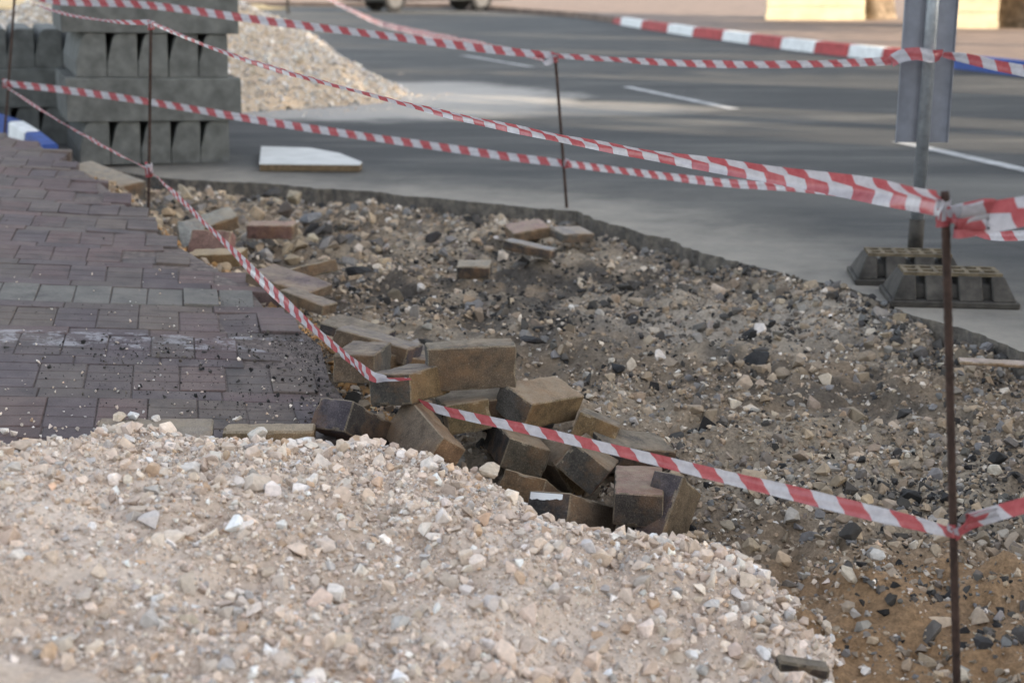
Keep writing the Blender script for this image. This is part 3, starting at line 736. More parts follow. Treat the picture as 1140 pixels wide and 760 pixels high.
# rocks that stand out one by one
def rock(px, Y, wpx, flat, col, lab, group, seed, name='rock', cat='rock'):
    P = at_y(px[0], px[1], Y); s = F / ((P - EYE) @ FWD); d = wpx / s
    V, Fc = hull_proto(13, seed, flat, True, .05, 2); V = V * d * 1.12
    cc = np.array(col)[None] * (1 + .25 * (np.random.default_rng(seed).random((len(V), 1)) - .5))
    me = np_mesh(name, V, Fc, cc, False); o = link(name, me, M['stone']); o.location = P
    o.rotation_euler = (random.uniform(-.3, .3), random.uniform(-.3, .3), random.uniform(0, 6)); tag(o, lab, cat, group)
G1, G2, G3 = 'rocks in the trench', 'black asphalt lumps in the dig', 'pale stones standing out of the gravel'
BEI, PAL, BLK, GR = (.36, .27, .18), (.42, .36, .28), (.028, .027, .027), (.2, .19, .18)
rock((287, 237), 6.3, 27, .9, BEI, 'tan boulder in the upper trench beside the dark lumps', G1, 401)
rock((318, 234), 6.35, 30, .7, (.075, .06, .05), 'dark brown rock right of the tan boulder', G1, 402)
rock((328, 219), 6.85, 31, .7, (.25, .21, .15), 'brown rock with pale flat top under the road edge', G1, 403)
rock((300, 214), 7.0, 27, .7, (.055, .052, .05), 'charcoal rock under the road edge behind the tan boulder', G1, 404)
rock((345, 243), 6.2, 34, .5, (.16, .16, .165), 'flat grey rock right of the dark brown one', G1, 405)
rock((207, 213), 6.9, 28, .7, (.34, .28, .2), 'sandy rock near the foot of the kerbstone stack', G1, 406)
rock((188, 237), 6.3, 20, .8, (.33, .24, .15), 'small sandy rock just right of the brown rod', G1, 407)
rock((70, 203), 6.35, 14, .7, (.40, .24, .11), 'orange brown stone lying alone on the far paving', G1, 408)
rock((857, 437), 3.95, 24, .8, PAL, 'pale beige rock below the black lump in the dig', G1, 410)
rock((965, 397), 4.25, 30, .5, (.21, .165, .12), 'flat brown rock in the dig right of the black lump', G1, 411)
rock((917, 323), 4.75, 11, .8, (.45, .4, .35), 'small white stone under the cut road edge', G1, 412)
rock((966, 556), 2.92, 22, .6, (.36, .27, .17), 'yellowish rock just above the tape near the right rod', G1, 413)
rock((978, 617), 2.62, 26, .5, (.46, .42, .37), 'pale flat rock below the tape near the right rod', G1, 414)
rock((1108, 522), 3.1, 19, .8, (.42, .37, .3), 'cream rock right of the near rod', G1, 415)
rock((836, 608), 2.72, 25, .9, (.28, .22, .15), 'brown rock leaning on the gravel toe', G1, 416)
rock((810, 585), 2.8, 24, .8, (.22, .18, .13), 'dull brown rock beside the last paver of the pile', G1, 417)
rock((848, 402), 4.2, 50, .5, BLK, 'large black asphalt lump alone in the right of the dig', G2, 421, 'asphalt_lump', 'asphalt lump')
rock((483, 266), 5.75, 27, .7, (.035, .03, .028), 'black asphalt lump standing left of the flat-topped block', G2, 422, 'asphalt_lump', 'asphalt lump')
rock((399, 300), 5.1, 30, .6, BLK, 'black asphalt lump near the middle of the trench left side', G2, 423, 'asphalt_lump', 'asphalt lump')
rock((687, 411), 4.0, 27, .7, BLK, 'black asphalt lump behind the tan-topped paver', G2, 424, 'asphalt_lump', 'asphalt lump')
rock((592, 379), 4.15, 34, .5, (.032, .03, .03), 'flat black asphalt lump right behind the standing paver', G2, 425, 'asphalt_lump', 'asphalt lump')
rock((374, 462), 3.15, 26, .5, (.03, .03, .032), 'black asphalt lump on the paving by the leaning dark paver', G2, 426, 'asphalt_lump', 'asphalt lump')
rock((118, 224), 5.95, 8, .8, BLK, 'tiny black lump on the far edge of the paving', G2, 427, 'asphalt_lump', 'asphalt lump')
rock((287, 482), 2.9, 26, 1.0, (.62, .57, .5), 'white upright stone at the edge of the paving', G3, 431, 'gravel_stone', 'stone')
rock((149, 462), 2.93, 20, .8, (.66, .64, .62), 'whitest stone in the little row on the paving', G3, 432, 'gravel_stone', 'stone')
rock((133, 465), 2.92, 18, .7, (.55, .45, .34), 'yellowish stone left of the whitest one on the paving', G3, 433, 'gravel_stone', 'stone')
rock((173, 467), 2.93, 17, .7, (.6, .54, .48), 'cream stone right of the whitest one on the paving', G3, 434, 'gravel_stone', 'stone')
rock((265, 466), 3.02, 13, .8, (.58, .52, .45), 'small round pale stone above the white upright one', G3, 435, 'gravel_stone', 'stone')
rock((143, 627), 2.2, 38, .6, (.62, .56, .49), 'broad white stone flat in the lower left gravel', G3, 436, 'gravel_stone', 'stone')
rock((580, 660), 2.2, 33, .6, (.68, .66, .64), 'bright white stone in the middle of the gravel', G3, 437, 'gravel_stone', 'stone')
rock((548, 524), 2.78, 29, .7, (.52, .43, .33), 'beige stone against the dark gap of the pile', G3, 438, 'gravel_stone', 'stone')
rock((488, 537), 2.7, 30, .5, (.5, .4, .31), 'long tan stone lying just below the rusty paver', G3, 439, 'gravel_stone', 'stone')
rock((42, 527), 2.5, 26, .5, (.48, .4, .32), 'long beige stone in the upper left gravel', G3, 440, 'gravel_stone', 'stone')
rock((105, 527), 2.52, 34, .4, (.47, .42, .37), 'greyish flat stone right of the long beige one', G3, 441, 'gravel_stone', 'stone')
rock((655, 530), 2.5, 1, .6, PAL, 'x', G3, 442) if False else None

# ------------------------------------------------------------------ rods
def rod(base, top, r, label, ribs=True, depth=.18):
    b, t = Vector(base), Vector(top); d = (t - b).normalized(); b = b - d * depth; L = (t - b).length
    bm = bmesh.new(); n = int(L / (.009 if ribs else .1)); prev = None; seg = 10
    q = d.to_track_quat('Z', 'Y').to_matrix()
    bend = Vector((random.uniform(-1, 1), random.uniform(-1, 1), 0)) * .006
    for k in range(n + 1):
        rr = r * (1.10 if (ribs and k % 2) else .97); z = L * k / n
        o_ = b + d * z + bend * math.sin(math.pi * k / n)
        ring = [bm.verts.new(o_ + q @ Vector((rr * math.cos(2 * math.pi * i / seg), rr * math.sin(2 * math.pi * i / seg), 0))) for i in range(seg)]
        if prev:
            for i in range(seg): bm.faces.new((prev[i], prev[(i + 1) % seg], ring[(i + 1) % seg], ring[i]))
        else: bm.faces.new(ring[::-1])
        prev = ring
    bm.faces.new(prev)
    o = link('steel_rod', bm_mesh('steel_rod', bm, True), M['rust']); tag(o, label, 'rod', 'rusty steel rods holding the barrier tape'); return o
RN = at(1066, 800, -.05); RN_T = at_y(1052, 213, RN[1])
R2 = at(632, 247, -.07); R2_T = at_y(618, 62, R2[1])
R3 = at(165, 249, .10); R3_T = at_y(168, 25, R3[1])
R4 = at(5, 147, .22); R4_T = at_y(17, -14, R4[1])
rod(RN, RN_T, .0061, 'tall rusty steel rod nearest the viewer at the right')
rod(R2, R2_T, .0072, 'thin rusty rod standing by the cut road edge in the middle')
rod(R3, R3_T, .0062, 'thin rusty rod at the paving edge before the kerbstone stack')
rod(R4, R4_T, .0068, 'thin rusty rod at the far left beside the blue and white kerb')
RR = np.array([1.95, 2.45, -.05]); RR_T = RR + np.array([0, 0, .95]); rod(RR, RR_T, .0061, 'rusty rod outside the picture to the right, holding the near tapes')
RF = np.array([2.45, 3.55, 0.0]); RF_T = RF + np.array([0, 0, .9]); rod(RF, RF_T, .0061, 'rusty rod outside the picture to the right, holding the far tape')
POLE = at(321, 16, 0); 
bm = bmesh.new(); bm_cyl(bm, POLE, POLE + np.array([0, 0, 3.2]), .035); bm_cyl(bm, POLE + np.array([0, 0, 3.2]), POLE + np.array([0, 0, 3.3]), .05, .01)
tag(link('thin_post', bm_mesh('thin_post', bm, True), M['wood']), 'thin dark post far away behind the gravel heap', 'post')

# ------------------------------------------------------------------ barrier tape
GT = 'red and white barrier tapes'
def catmull(P, n):
    P = np.array(P, float); out = []
    Q = np.vstack([2 * P[0] - P[1], P, 2 * P[-1] - P[-2]])
    for i in range(1, len(Q) - 2):
        for k in range(n):
            t = k / n; a, b, c, d = Q[i - 1], Q[i], Q[i + 1], Q[i + 2]
            out.append(.5 * (2 * b + (c - a) * t + (2 * a - 5 * b + 4 * c - d) * t * t + (3 * b - a - 3 * c + d) * t ** 3))
    out.append(P[-1]); return np.array(out)
def tape(pts, width, roll, label, period=.106, fold=.0, phase=0.0, seed=1, knot=None, curl=.10, n_sub=26):
    """pts: points along the tape; width and roll (degrees): one per point or single."""
    m = len(pts); w = np.full(m, width, float) if np.isscalar(width) else np.array(width, float)
    r = np.full(m, roll, float) if np.isscalar(roll) else np.array(roll, float)
    A = catmull(np.column_stack([np.array(pts), w, r]), n_sub); P = A[:, :3]; w = A[:, 3]; r = np.radians(A[:, 4])
    T = np.gradient(P, axis=0); T /= np.linalg.norm(T, axis=1)[:, None]
    L = np.concatenate([[0], np.cumsum(np.linalg.norm(np.diff(P, axis=0), axis=1))])
    rg = np.random.default_rng(seed); ph = rg.uniform(0, 6, 6)
    up = np.array([0, 0, 1.0]) - T * T[:, 2:3]; up /= np.linalg.norm(up, axis=1)[:, None]; side = np.cross(T, up)
    r = r + .18 * np.sin(L * 5 + ph[0]) + .08 * np.sin(L * 17 + ph[1])
    wd = up * np.cos(r)[:, None] + side * np.sin(r)[:, None]; nd = np.cross(T, wd)
    nv = 9; vs = np.linspace(-.5, .5, nv); V, UV = [], []
    for j, v in enumerate(vs):
        off = curl * (v * v - .08) * 2 + .05 * np.sin(v * 9 + 2 * np.sin(L * 9 + ph[2])) + fold * abs(v)
        V.append(P + wd * (w * v)[:, None] + nd * (w * off)[:, None]); UV.append(np.column_stack([L / period + phase + (fold and (v > 0) * .37), np.full(len(L), v + .5)]))
    V = np.stack(V, 1).reshape(-1, 3); UV = np.stack(UV, 1).reshape(-1, 2)
    idx = np.arange(len(L) * nv).reshape(len(L), nv)
    Fc = np.stack([idx[:-1, :-1], idx[1:, :-1], idx[1:, 1:], idx[:-1, 1:]], -1).reshape(-1, 4)
    me = np_mesh('barrier_tape', V, Fc, None, True); uv = me.uv_layers.new(name='UVMap'); uv.data.foreach_set('uv', UV[Fc.ravel()].astype(np.float32).ravel())
    o = link('barrier_tape', me, M['tape']); tag(o, label, 'barrier tape', GT)
    for (kp, kd, kr, kw) in (knot or []):                # turns of tape round a rod
        bm = bmesh.new(); lay = bm.loops.layers.uv.new('UVMap'); kd = Vector(kd).normalized(); q = kd.to_track_quat('Z', 'Y').to_matrix(); prev = None; N = 44
        for k in range(N + 1):
            a = k / N * 4 * math.pi; rr = kr * (1 + .25 * random.random()); c0 = Vector(kp) + kd * (k / N - .5) * kw * .5
            e = q @ Vector((rr * math.cos(a), rr * math.sin(a), 0))
            x, y = bm.verts.new(c0 + e - kd * kw * .4), bm.verts.new(c0 + e + kd * kw * .4)
            if prev:
                f = bm.faces.new((prev[0], x, y, prev[1])); f.smooth = True
                for lp, uvv in zip(f.loops, (((k - 1) * .02, 0), (k * .02, 0), (k * .02, 1), ((k - 1) * .02, 1))): lp[lay].uv = uvv
            prev = (x, y)
        me = bpy.data.meshes.new('knot'); bm.to_mesh(me); bm.free(); link('knot', me, M['tape'], o)
    return o
def along(px, a, b): return [at_plane(x, y, a, b) for x, y in px]
Z3 = (0, 0, 1)
tape([R4_T] + along([(60, 1), (160, 5.5), (300, 24), (430, 40), (545, 55)], R4, R2) + [R2_T], .040, [0, 4, 8, 14, 20, 25, 30], 'upper tape from the far left rod across the road to the middle rod', seed=1)
tape([at_plane(346, -16, POLE, R2)] + along([(372, 2), (392, 12), (420, 25), (450, 33), (500, 43), (550, 53)], POLE, R2) + [R2_T - np.array([.06, 0, .012])], [.06, .06, .06, .06, .06, .055, .05, .035], [0, 0, 5, 8, 12, 20, 30, 40], 'long narrow tape coming from the distant thin post to the middle rod', seed=2, knot=[(R2_T - np.array([0, 0, .012]), Z3, .014, .035)], n_sub=40)
SP = at(1018, 288, 0); SPT = SP + np.array([0, 0, 1.0])
sp_l = at_y(992, 68, SP[1] - .045); sp_r = at_y(1049, 61, SP[1] - .045)
tape([R2_T] + along([(680, 66), (750, 70), (830, 72), (920, 71)], R2, SP) + [sp_l], .032, [30, 34, 30, 24, 18, 10], 'upper tape from the middle rod to the sign post', seed=3)
tape([sp_l + np.array([0, -.004, 0]), at_y(1005, 62, SP[1] - .075), at_y(1022, 60, SP[1] - .085), at_y(1038, 63, SP[1] - .075), sp_r], .048, [0, 6, -4, 5, 20], 'short tape wrapped across the back of the sign', seed=4, phase=.25, curl=.02, n_sub=12)
tape([sp_r + np.array([.002, -.004, 0])] + along([(1075, 65), (1105, 72), (1140, 79)], SP, (3.6, 4.6)) + [at_plane(1200, 92, SP, (3.6, 4.6))], [.02, .038, .042, .042, .042], [25, 20, 16, 12, 10], 'tape leaving the sign towards the right, above the blue kerb', seed=5)
tape([R4_T - np.array([0, 0, .0])] + along([(40, 5), (75, 16), (110, 22), (140, 25)], R4, R3) + [R3_T], .022, [40, 45, 50, 50, 40, 30], 'thin twisted tape from the far left rod to the rod before the kerbstones', seed=6, knot=[(R3_T - np.array([0, 0, .012]), Z3, .012, .03)])
tape([R3_T] + along([(230, 50), (300, 74), (400, 101), (500, 127), (600, 148), (700, 167), (800, 184), (900, 200), (980, 213)], R3, RN) + [at_y(1050, 225, RN[1] - .012)], [.015, .020, .022, .020, .020, .022, .024, .028, .034, .041, .038], [20, 25, 35, 40, 30, 20, 14, 8, 8, 8, 12], 'long main tape sweeping from the left rod to the top of the nearest rod', fold=.35, seed=7, knot=[(RN_T - np.array([0, 0, .03]), Z3, .0085, .035)])
tape([at_y(6, 93, R4[1])] + along([(60, 99), (130, 108), (200, 119), (300, 136), (400, 151), (500, 165), (570, 175)], R4, R2) + [at_y(630, 182, R2[1])], .038, [0, 4, 8, 4, 0, -3, 0, 8, 16], 'middle-height tape from the far left rod to the middle rod', seed=8, knot=[(at_y(6, 93, R4[1]), Z3, .014, .04)])
tape([at_y(630, 182, R2[1])] + along([(700, 191), (800, 203), (900, 210), (1000, 222), (1070, 238), (1140, 262)], R2, RF) + [RF + np.array([0, 0, .62])], .034, [16, 8, 2, 0, -6, -4, 0, 0], 'middle-height tape running on past the sign post to the right', seed=9, knot=[(at_y(630, 182, R2[1]), Z3, .013, .035)])
rd = (RN_T - RN) / np.linalg.norm(RN_T - RN)
rn_t = at_y(1055, 238, RN[1]); rn_m = at_y(1062, 590, RN[1])
tape([rn_t + np.array([.004, -.01, 0])] + along([(1075, 240), (1100, 238), (1140, 234)], RN, RR) + [RR_T], [.02, .036, .045, .048, .045], [-8, 8, -4, 10, 0], 'broad crumpled tape from the top of the nearest rod towards the right', seed=10, fold=.12, knot=[(rn_t, rd, .0085, .02)])
tape([at_y(6, 96, R4[1]), *along([(30, 112), (60, 131), (100, 154), (135, 173)], R4, R3), at_y(166, 189, R3[1])], .027, [25, 30, 35, 38, 42, 40], 'low tape from the far left rod down to the rod before the kerbstones', seed=11, knot=[(at_y(166, 189, R3[1]), Z3, .013, .05)])
BL = (-.285, 3.08, 0)
tape([at_y(168, 191, R3[1]), *along([(200, 221), (235, 255), (270, 290), (310, 330), (350, 366), (385, 396)], R3, BL), at_y(412, 417, 3.05), at_y(432, 422, 3.035), at_y(456, 421, 3.0)], [.03, .031, .032, .033, .034, .034, .033, .030, .022, .022], [35, 20, 8, 0, 0, 4, 10, 20, 60, 70], 'low striped tape slanting over the paving down to the paver pile', seed=12, curl=.04)
ZB = (-.19, 3.08, 0)
tape([at_y(466, 445, 3.09), *along([(484, 454), (520, 463), (580, 476), (640, 490), (720, 509), (800, 529), (880, 548), (960, 568), (1020, 582)], ZB, RN), rn_m + np.array([-.004, -.012, 0])], [.016, .021, .022, .023, .024, .024, .025, .026, .026, .024, .016], [60, 15, 5, 0, -4, 0, 4, 0, 6, 10, 14], 'low striped tape from under the pile to the middle of the nearest rod', seed=13, curl=.05, knot=[(rn_m, rd, .0085, .02)])
tape([rn_m + np.array([.004, -.01, 0])] + along([(1085, 580), (1110, 572), (1140, 562)], RN, RR) + [RR + np.array([0, 0, .52])], [.016, .022, .024, .026, .026], [14, 8, 6, 0, 0], 'low tape from the nearest rod towards the right edge', seed=14)
tape([R2_T - np.array([.004, .01, .012]), R2_T + np.array([-.03, -.02, -.03]), R2_T + np.array([-.055, -.03, -.034])], [.02, .028, .022], [40, 20, 60], 'loose white tape end hanging from the top of the middle rod', seed=15, phase=.55, period=.4, n_sub=8)

# ------------------------------------------------------------------ sign post on its rubber feet
root = empty('sign_post', SP); tag(root, 'galvanised sign post seen from behind with a narrow grey panel', 'sign')
bm = bmesh.new(); bm_cyl(bm, (0, 0, 0.02), (0, 0, 1.9), .024, seg=20); bm_cyl(bm, (0, 0, 1.9), (0, 0, 1.91), .026, seg=20); link('pole', bm_mesh('pole', bm, True), M['galv'], root)
bm = bmesh.new(); pz0 = (at_y(1018, 160, SP[1])[2]); bm_box(bm, (.006, .045, pz0 + .65), (.205, .004, 1.3)); 
for sx in (-1, 1): bm_box(bm, (.006 + sx * .1005, .039, pz0 + .65), (.004, .012, 1.3))
link('sign_panel', bm_mesh('sign_panel', bm), M['panel'], root)
bm = bmesh.new()
for zz in (pz0 + .78, pz0 + 1.15):
    bm = bmesh.new(); bm_box(bm, (0, .034, zz), (.10, .012, .03)); bm_cyl(bm, (0, 0, zz - .012), (0, 0, zz + .012), .028, seg=20)
    link('clamp', bm_mesh('clamp', bm), M['galv'], root)
bm = bmesh.new(); bm_cyl(bm, (.0, -.0, .02), (.0, 0, .16), .03, seg=20); link('socket', bm_mesh('socket', bm, True), M['rubber'], root)

def rubber_foot(cx, cy, yaw_, L, W, Hh, label):
    rt_ = empty('rubber_foot', (cx, cy, 0), yaw_); tag(rt_, label, 'sign foot', 'rubber feet weighing down the sign post')
    bm = bmesh.new(); slope = .055
    bm_box(bm, (0, 0, .011), (L, W, .022))
    nrib = 4; gap = .032; rw = (L - .02 - gap * (nrib - 1)) / nrib
    def trap(x0, x1, sx0, sx1, y0, y1, sy, z0, z1):
        lo = [(x0, y0), (x1, y0), (x1, y1), (x0, y1)]; hi = [(x0 + sx0, y0 + sy), (x1 - sx1, y0 + sy), (x1 - sx1, y1 - sy), (x0 + sx0, y1 - sy)]
        a = [bm.verts.new((*p, z0)) for p in lo]; b = [bm.verts.new((*p, z1)) for p in hi]
        bm.faces.new(b); bm.faces.new(a[::-1])
        for i in range(4): bm.faces.new((a[i], a[(i + 1) % 4], b[(i + 1) % 4], b[i]))
    for k in range(nrib):
        x0 = -L / 2 + .01 + k * (rw + gap)
        trap(x0, x0 + rw, .035 if k == 0 else 0, .035 if k == nrib - 1 else 0, -W / 2 + .006, W / 2 - .006, slope, .022, Hh)
    trap(-L / 2 + .05, L / 2 - .05, 0, 0, -W / 2 + .05, W / 2 - .05, .02, .0215, Hh - .03)
    bmesh.ops.bevel(bm, geom=list(bm.edges), offset=.004, segments=1, affect='EDGES')
    link('foot_body', bm_mesh('foot_body', bm), M['rubber'], rt_)
    bm = bmesh.new()                                   # raised lattice on the top
    for yy in (-.055, 0, .055): bm_box(bm, (0, yy * (W / .26), Hh + .004), (L - .1, .016, .012))
    for k in range(7):
        xx = -L / 2 + .06 + k * (L - .12) / 6; bm_box(bm, (xx, 0, Hh + .0035), (.014, W - .145, .0115))
    link('top_lattice', bm_mesh('top_lattice', bm), M['rubber_top'], rt_)
fa = at(1064, 343, 0); rubber_foot(fa[0] + .01, fa[1] + .13, R(-6), .43, .27, .098, 'black rubber foot in front with slots in its sloping side')
fb = at(985, 322, 0); rubber_foot(fb[0] + .12, fb[1] + .17, R(-6), .40, .25, .098, 'black rubber foot behind and to the left, touching the sign post')

# ------------------------------------------------------------------ kerbstones in stacks
KL, KW, KH = 1.0, .17, .25
def kerb_mesh():
    bm = bmesh.new(); prof = [(0, 0), (KW, 0), (KW, KH - .006), (KW - .006, KH), (.075, KH), (.058, KH - .004), (.045, KH - .016), (.034, KH - .04), (.006, .10), (0, .085)]
    a = [bm.verts.new((x, 0, z)) for x, z in prof]; b = [bm.verts.new((x, KL, z)) for x, z in prof]
    bm.faces.new(a); bm.faces.new(b[::-1]); n = len(prof)
    for i in range(n): bm.faces.new((a[i], b[i], b[(i + 1) % n], a[(i + 1) % n]))
    bmesh.ops.bevel(bm, geom=[e for e in bm.edges], offset=.003, segments=1, affect='EDGES')
    return bm_mesh('kerbstone', bm)
KM = kerb_mesh(); KM.materials.append(M['concrete'])
ORD = ['first', 'second', 'third', 'fourth', 'fifth', 'sixth']
def stack(x0, y0, layers, which, lay_names, rz=0.0, roll=0.0, z0=0.0):
    base = Matrix.Translation((x0, y0, z0)) @ Matrix.Rotation(roll, 4, 'Y') @ Matrix.Rotation(rz, 4, 'Z')
    for k in range(layers):
        z = k * KH + .002 * k
        ends = k % 2 == 0
        for i in range(5):
            o = bpy.data.objects.new('kerbstone', KM); COL.objects.link(o)
            if ends:
                m = Matrix.Translation((.06 + i * (KW + .004) + random.uniform(-.0015, .0015), random.uniform(-.008, .008), z))
                lab = f'end-on grey kerbstone, {ORD[i]} from left, {lay_names[k]} layer of the {which} stack'
            else:                            # lengthwise, plain back face to the front
                m = Matrix.Translation((KL - .01 + random.uniform(-.006, .006), KW + i * (KW + .003) - .02, z)) @ Matrix.Rotation(R(90), 4, 'Z') @ Matrix.Translation((-KW, 0, 0)) 
                m = Matrix.Translation((-.005 + random.uniform(-.006, .006), -.02 + (i + 1) * (KW + .004), z)) @ Matrix.Rotation(R(-90), 4, 'Z')
                lab = f'lengthwise grey kerbstone, {ORD[i]} from front, {lay_names[k]} layer of the {which} stack'
            o.matrix_world = base @ m
            tag(o, lab, 'kerbstone', f'kerbstones of the {which} stack')
stack(-2.56, 8.22, 5, 'near', ['bottom', 'second', 'third', 'fourth', 'top'], R(21), R(1.6), .02)
stack(-3.5, 9.3, 3, 'left rear', ['bottom', 'middle', 'top'], R(21), R(1.0), .0)

# pale board on the road
bp = [at(x, y, .042)[:2] for x, y in ((291, 163.5), (345, 165), (378, 171), (403, 181), (400, 184), (289, 183))]
cxy = np.mean(bp, 0); root = empty('board', (cxy[0], cxy[1], .005)); tag(root, 'pale flat board with a cut corner lying on the road by the kerbstones', 'board')
bm = bmesh.new(); bm_prism(bm, [tuple(np.array(p) - cxy) for p in bp][::-1], 0, .036); link('board_core', bm_mesh('board_core', bm), M['board_edge'], root)
bm = bmesh.new(); bm_prism(bm, [tuple((np.array(p) - cxy) * 1.004) for p in bp][::-1], .0362, .040); link('top_face', bm_mesh('top_face', bm), M['board_top'], root)

# ------------------------------------------------------------------ painted kerbs
def kerb_run(name, path, seq, label, w=.17, h=.16, step=None, z=0.0, lo=None):
    root = empty(name, (path[0][0], path[0][1], z)); tag(root, label, 'kerb')
    P = [np.array(p[:2]) for p in path]; o0 = np.array(path[0][:2])
    for k, (a, b) in enumerate(zip(P[:-1], P[1:])):
        d = b - a; L = np.linalg.norm(d); d /= L; n = np.array([-d[1], d[0]])
        if n[0] * 1 + n[1] * 1 < 0: n = -n
        hh = h if lo is None else lo[k]
        bm = bmesh.new(); q = [a + d * .004, b - d * .004]
        lo_ = [bm.verts.new((*(p - o0), -.02)) for p in (q[0], q[1], q[1] + n * w, q[0] + n * w)]
        h0, h1 = (hh if not hasattr(hh, '__len__') else hh[0]), (hh if not hasattr(hh, '__len__') else hh[1])
        hi_ = [bm.verts.new((*(p - o0), z_)) for p, z_ in ((q[0] + n * .03, h0), (q[1] + n * .03, h1), (q[1] + n * w, h1), (q[0] + n * w, h0))]
        bm.faces.new(hi_); bm.faces.new(lo_[::-1])
        for i in range(4): bm.faces.new((lo_[i], lo_[(i + 1) % 4], hi_[(i + 1) % 4], hi_[i]))
        bmesh.ops.bevel(bm, geom=list(bm.edges), offset=.008, segments=2, affect='EDGES')
        link('kerbstone', bm_mesh('kerbstone', bm), M[seq[k % len(seq)]], root)
kx = [(640, 20), (670, 22.5), (690, 28), (713, 32), (742, 36.5), (770, 41), (803, 45), (833, 49.5), (868, 54.5), (905, 59), (943, 63.5), (980, 67.5), (1015, 71), (1048, 75)]
kerb_run('red_white_kerb', [at(x, y) for x, y in kx], ['kerb_white', 'kerb_red'], 'red and white painted kerb curving across the far side of the road', lo=[(.02, .04), (.05, .14)] + [.16] * 11)
bx = [(1048, 75), (1056, 76), (1100, 81), (1150, 86.5), (1210, 93), (1290, 101)]
kerb_run('blue_white_kerb', [at(x, y) for x, y in bx], ['kerb_white', 'kerb_blue', 'kerb_blue', 'kerb_white', 'kerb_blue'], 'blue and white painted kerb at the right behind the sign panel')
lp = [at_sw(x, y) for x, y in ((-90, 96), (-30, 112), (2, 122), (20, 133), (38, 147))]
kerb_run('sidewalk_kerb', lp, ['kerb_white', 'kerb_blue', 'kerb_white', 'kerb_blue'], 'blue and white kerb at the far left beside the stacked kerbstones', w=.12, lo=[(float(a_[2]) - .07, float(b_[2]) - .07) for a_, b_ in zip(lp[:-1], lp[1:])])
# far pavement behind the painted kerb, with the distant verge
kp = [at(x, y)[:2] for x, y in kx[2:]] + [at(x, y)[:2] for x, y in bx[1:]]
pv = [(p[0] + .16, p[1] + .06) for p in kp] + [(14, 11), (60, 8), (60, 80), (-14, 80), (-12, 52), (-2, 47), (1.6, 37)]
bm = bmesh.new(); bm_prism(bm, pv, -.05, .135); tag(link('far_pavement', bm_mesh('far_pavement', bm), M['far_paving']), kind='structure')
bm = bmesh.new(); bm_prism(bm, [(-60, 48), (-7, 45.5), (-8, 47.5), (-14, 80), (-60, 80)], -.05, .05); tag(link('far_verge', bm_mesh('far_verge', bm), M['verge']), kind='structure')

# ------------------------------------------------------------------ limestone garden walls and old trees at the top right
def coursed_wall(a, b, h, th, label):
    a, b = np.array(a[:2]), np.array(b[:2]); L = np.linalg.norm(b - a); ang = math.atan2(b[1] - a[1], b[0] - a[0])
    root = empty('garden_wall', (*a, .13), ang); tag(root, label, 'wall', 'pale limestone walls beyond the far pavement')
    bm = bmesh.new(); z = 0; k = 0
    while z < h:
        ch_ = .28; bm_box(bm, (L / 2, th / 2, z + ch_ / 2), (L, th, ch_ - .012)); z += ch_; k += 1
    bm_box(bm, (L / 2, th / 2 + .01, h / 2), (L - .02, th - .03, h))
    bmesh.ops.bevel(bm, geom=list(bm.edges), offset=.008, segments=1, affect='EDGES'); link('courses', bm_mesh('courses', bm), M['lime'], root)
    bm = bmesh.new(); bm_box(bm, (L / 2, th / 2, z + .04), (L + .1, th + .1, .09)); link('coping', bm_mesh('coping', bm), M['lime'], root)
    bm = bmesh.new(); bm_box(bm, (L / 2, th / 2 - .03, .06), (L + .03, th + .03, .13)); link('plinth', bm_mesh('plinth', bm), M['lime'], root)
W1a, W1b, W2a, W2b = at(853, 22.6, .13), at(962, 23.0, .13), at(1044, 32, .13), at(1110, 32.4, .13)
coursed_wall(W1a, W1b, 1.9, .4, 'lower pale limestone wall left of the sign post')
coursed_wall(W2a, W2b, 1.9, .4, 'pale coursed limestone wall right of the sign post')

def leaf_cloud(bm_name, rx, ry, rz, n, size, seed):
    rg = np.random.default_rng(seed); c = rg.normal(size=(46, 3)); c /= np.linalg.norm(c, axis=1)[:, None]; c *= rg.uniform(.35, .95, (46, 1))
    k = rg.integers(0, 46, n); p = (c[k] + rg.normal(0, .17, (n, 3))) * np.array([rx, ry, rz])
    u = rg.normal(size=(n, 3)); u /= np.linalg.norm(u, axis=1)[:, None]; w = np.cross(u, rg.normal(size=(n, 3))); w /= np.linalg.norm(w, axis=1)[:, None]
    s = size * rg.uniform(.6, 1.3, (n, 1)); V = np.stack([p - u * s, p + w * s * .4, p + u * s, p - w * s * .4], 1).reshape(-1, 3)
    return np_mesh(bm_name, V, np.arange(4 * n).reshape(n, 4))
def trunk_mesh(h, r, seed, gnarl=.25):
    from mathutils import noise as mn
    bm = bmesh.new(); seg, rings = 20, 16; prev = None
    for k in range(rings + 1):
        t = k / rings; rr = r * (1.25 - .35 * t + .35 * (1 - t) ** 4)
        ring = []
        for i in range(seg):
            a = 2 * math.pi * i / seg; q = Vector((math.cos(a), math.sin(a), t * h / r * .35)); f = 1 + gnarl * mn.noise(q * 1.7 + Vector((seed, 0, 0))) + gnarl * .6 * math.sin(a * 5 + t * 4 + seed)
            ring.append(bm.verts.new((rr * f * math.cos(a) + .12 * math.sin(t * 3 + seed) * r, rr * f * math.sin(a), t * h)))
        if prev:
            for i in range(seg): bm.faces.new((prev[i], prev[(i + 1) % seg], ring[(i + 1) % seg], ring[i]))
        prev = ring
    bm.faces.new(prev)
    for k in range(5):
        a = k * 1.26 + seed; e = Vector((math.cos(a) * h * .55, math.sin(a) * h * .55, h * 1.5)); bm_cyl(bm, (0, 0, h * .9), e, r * .35, r * .1, 8)
    return bm_mesh('trunk', bm, True)
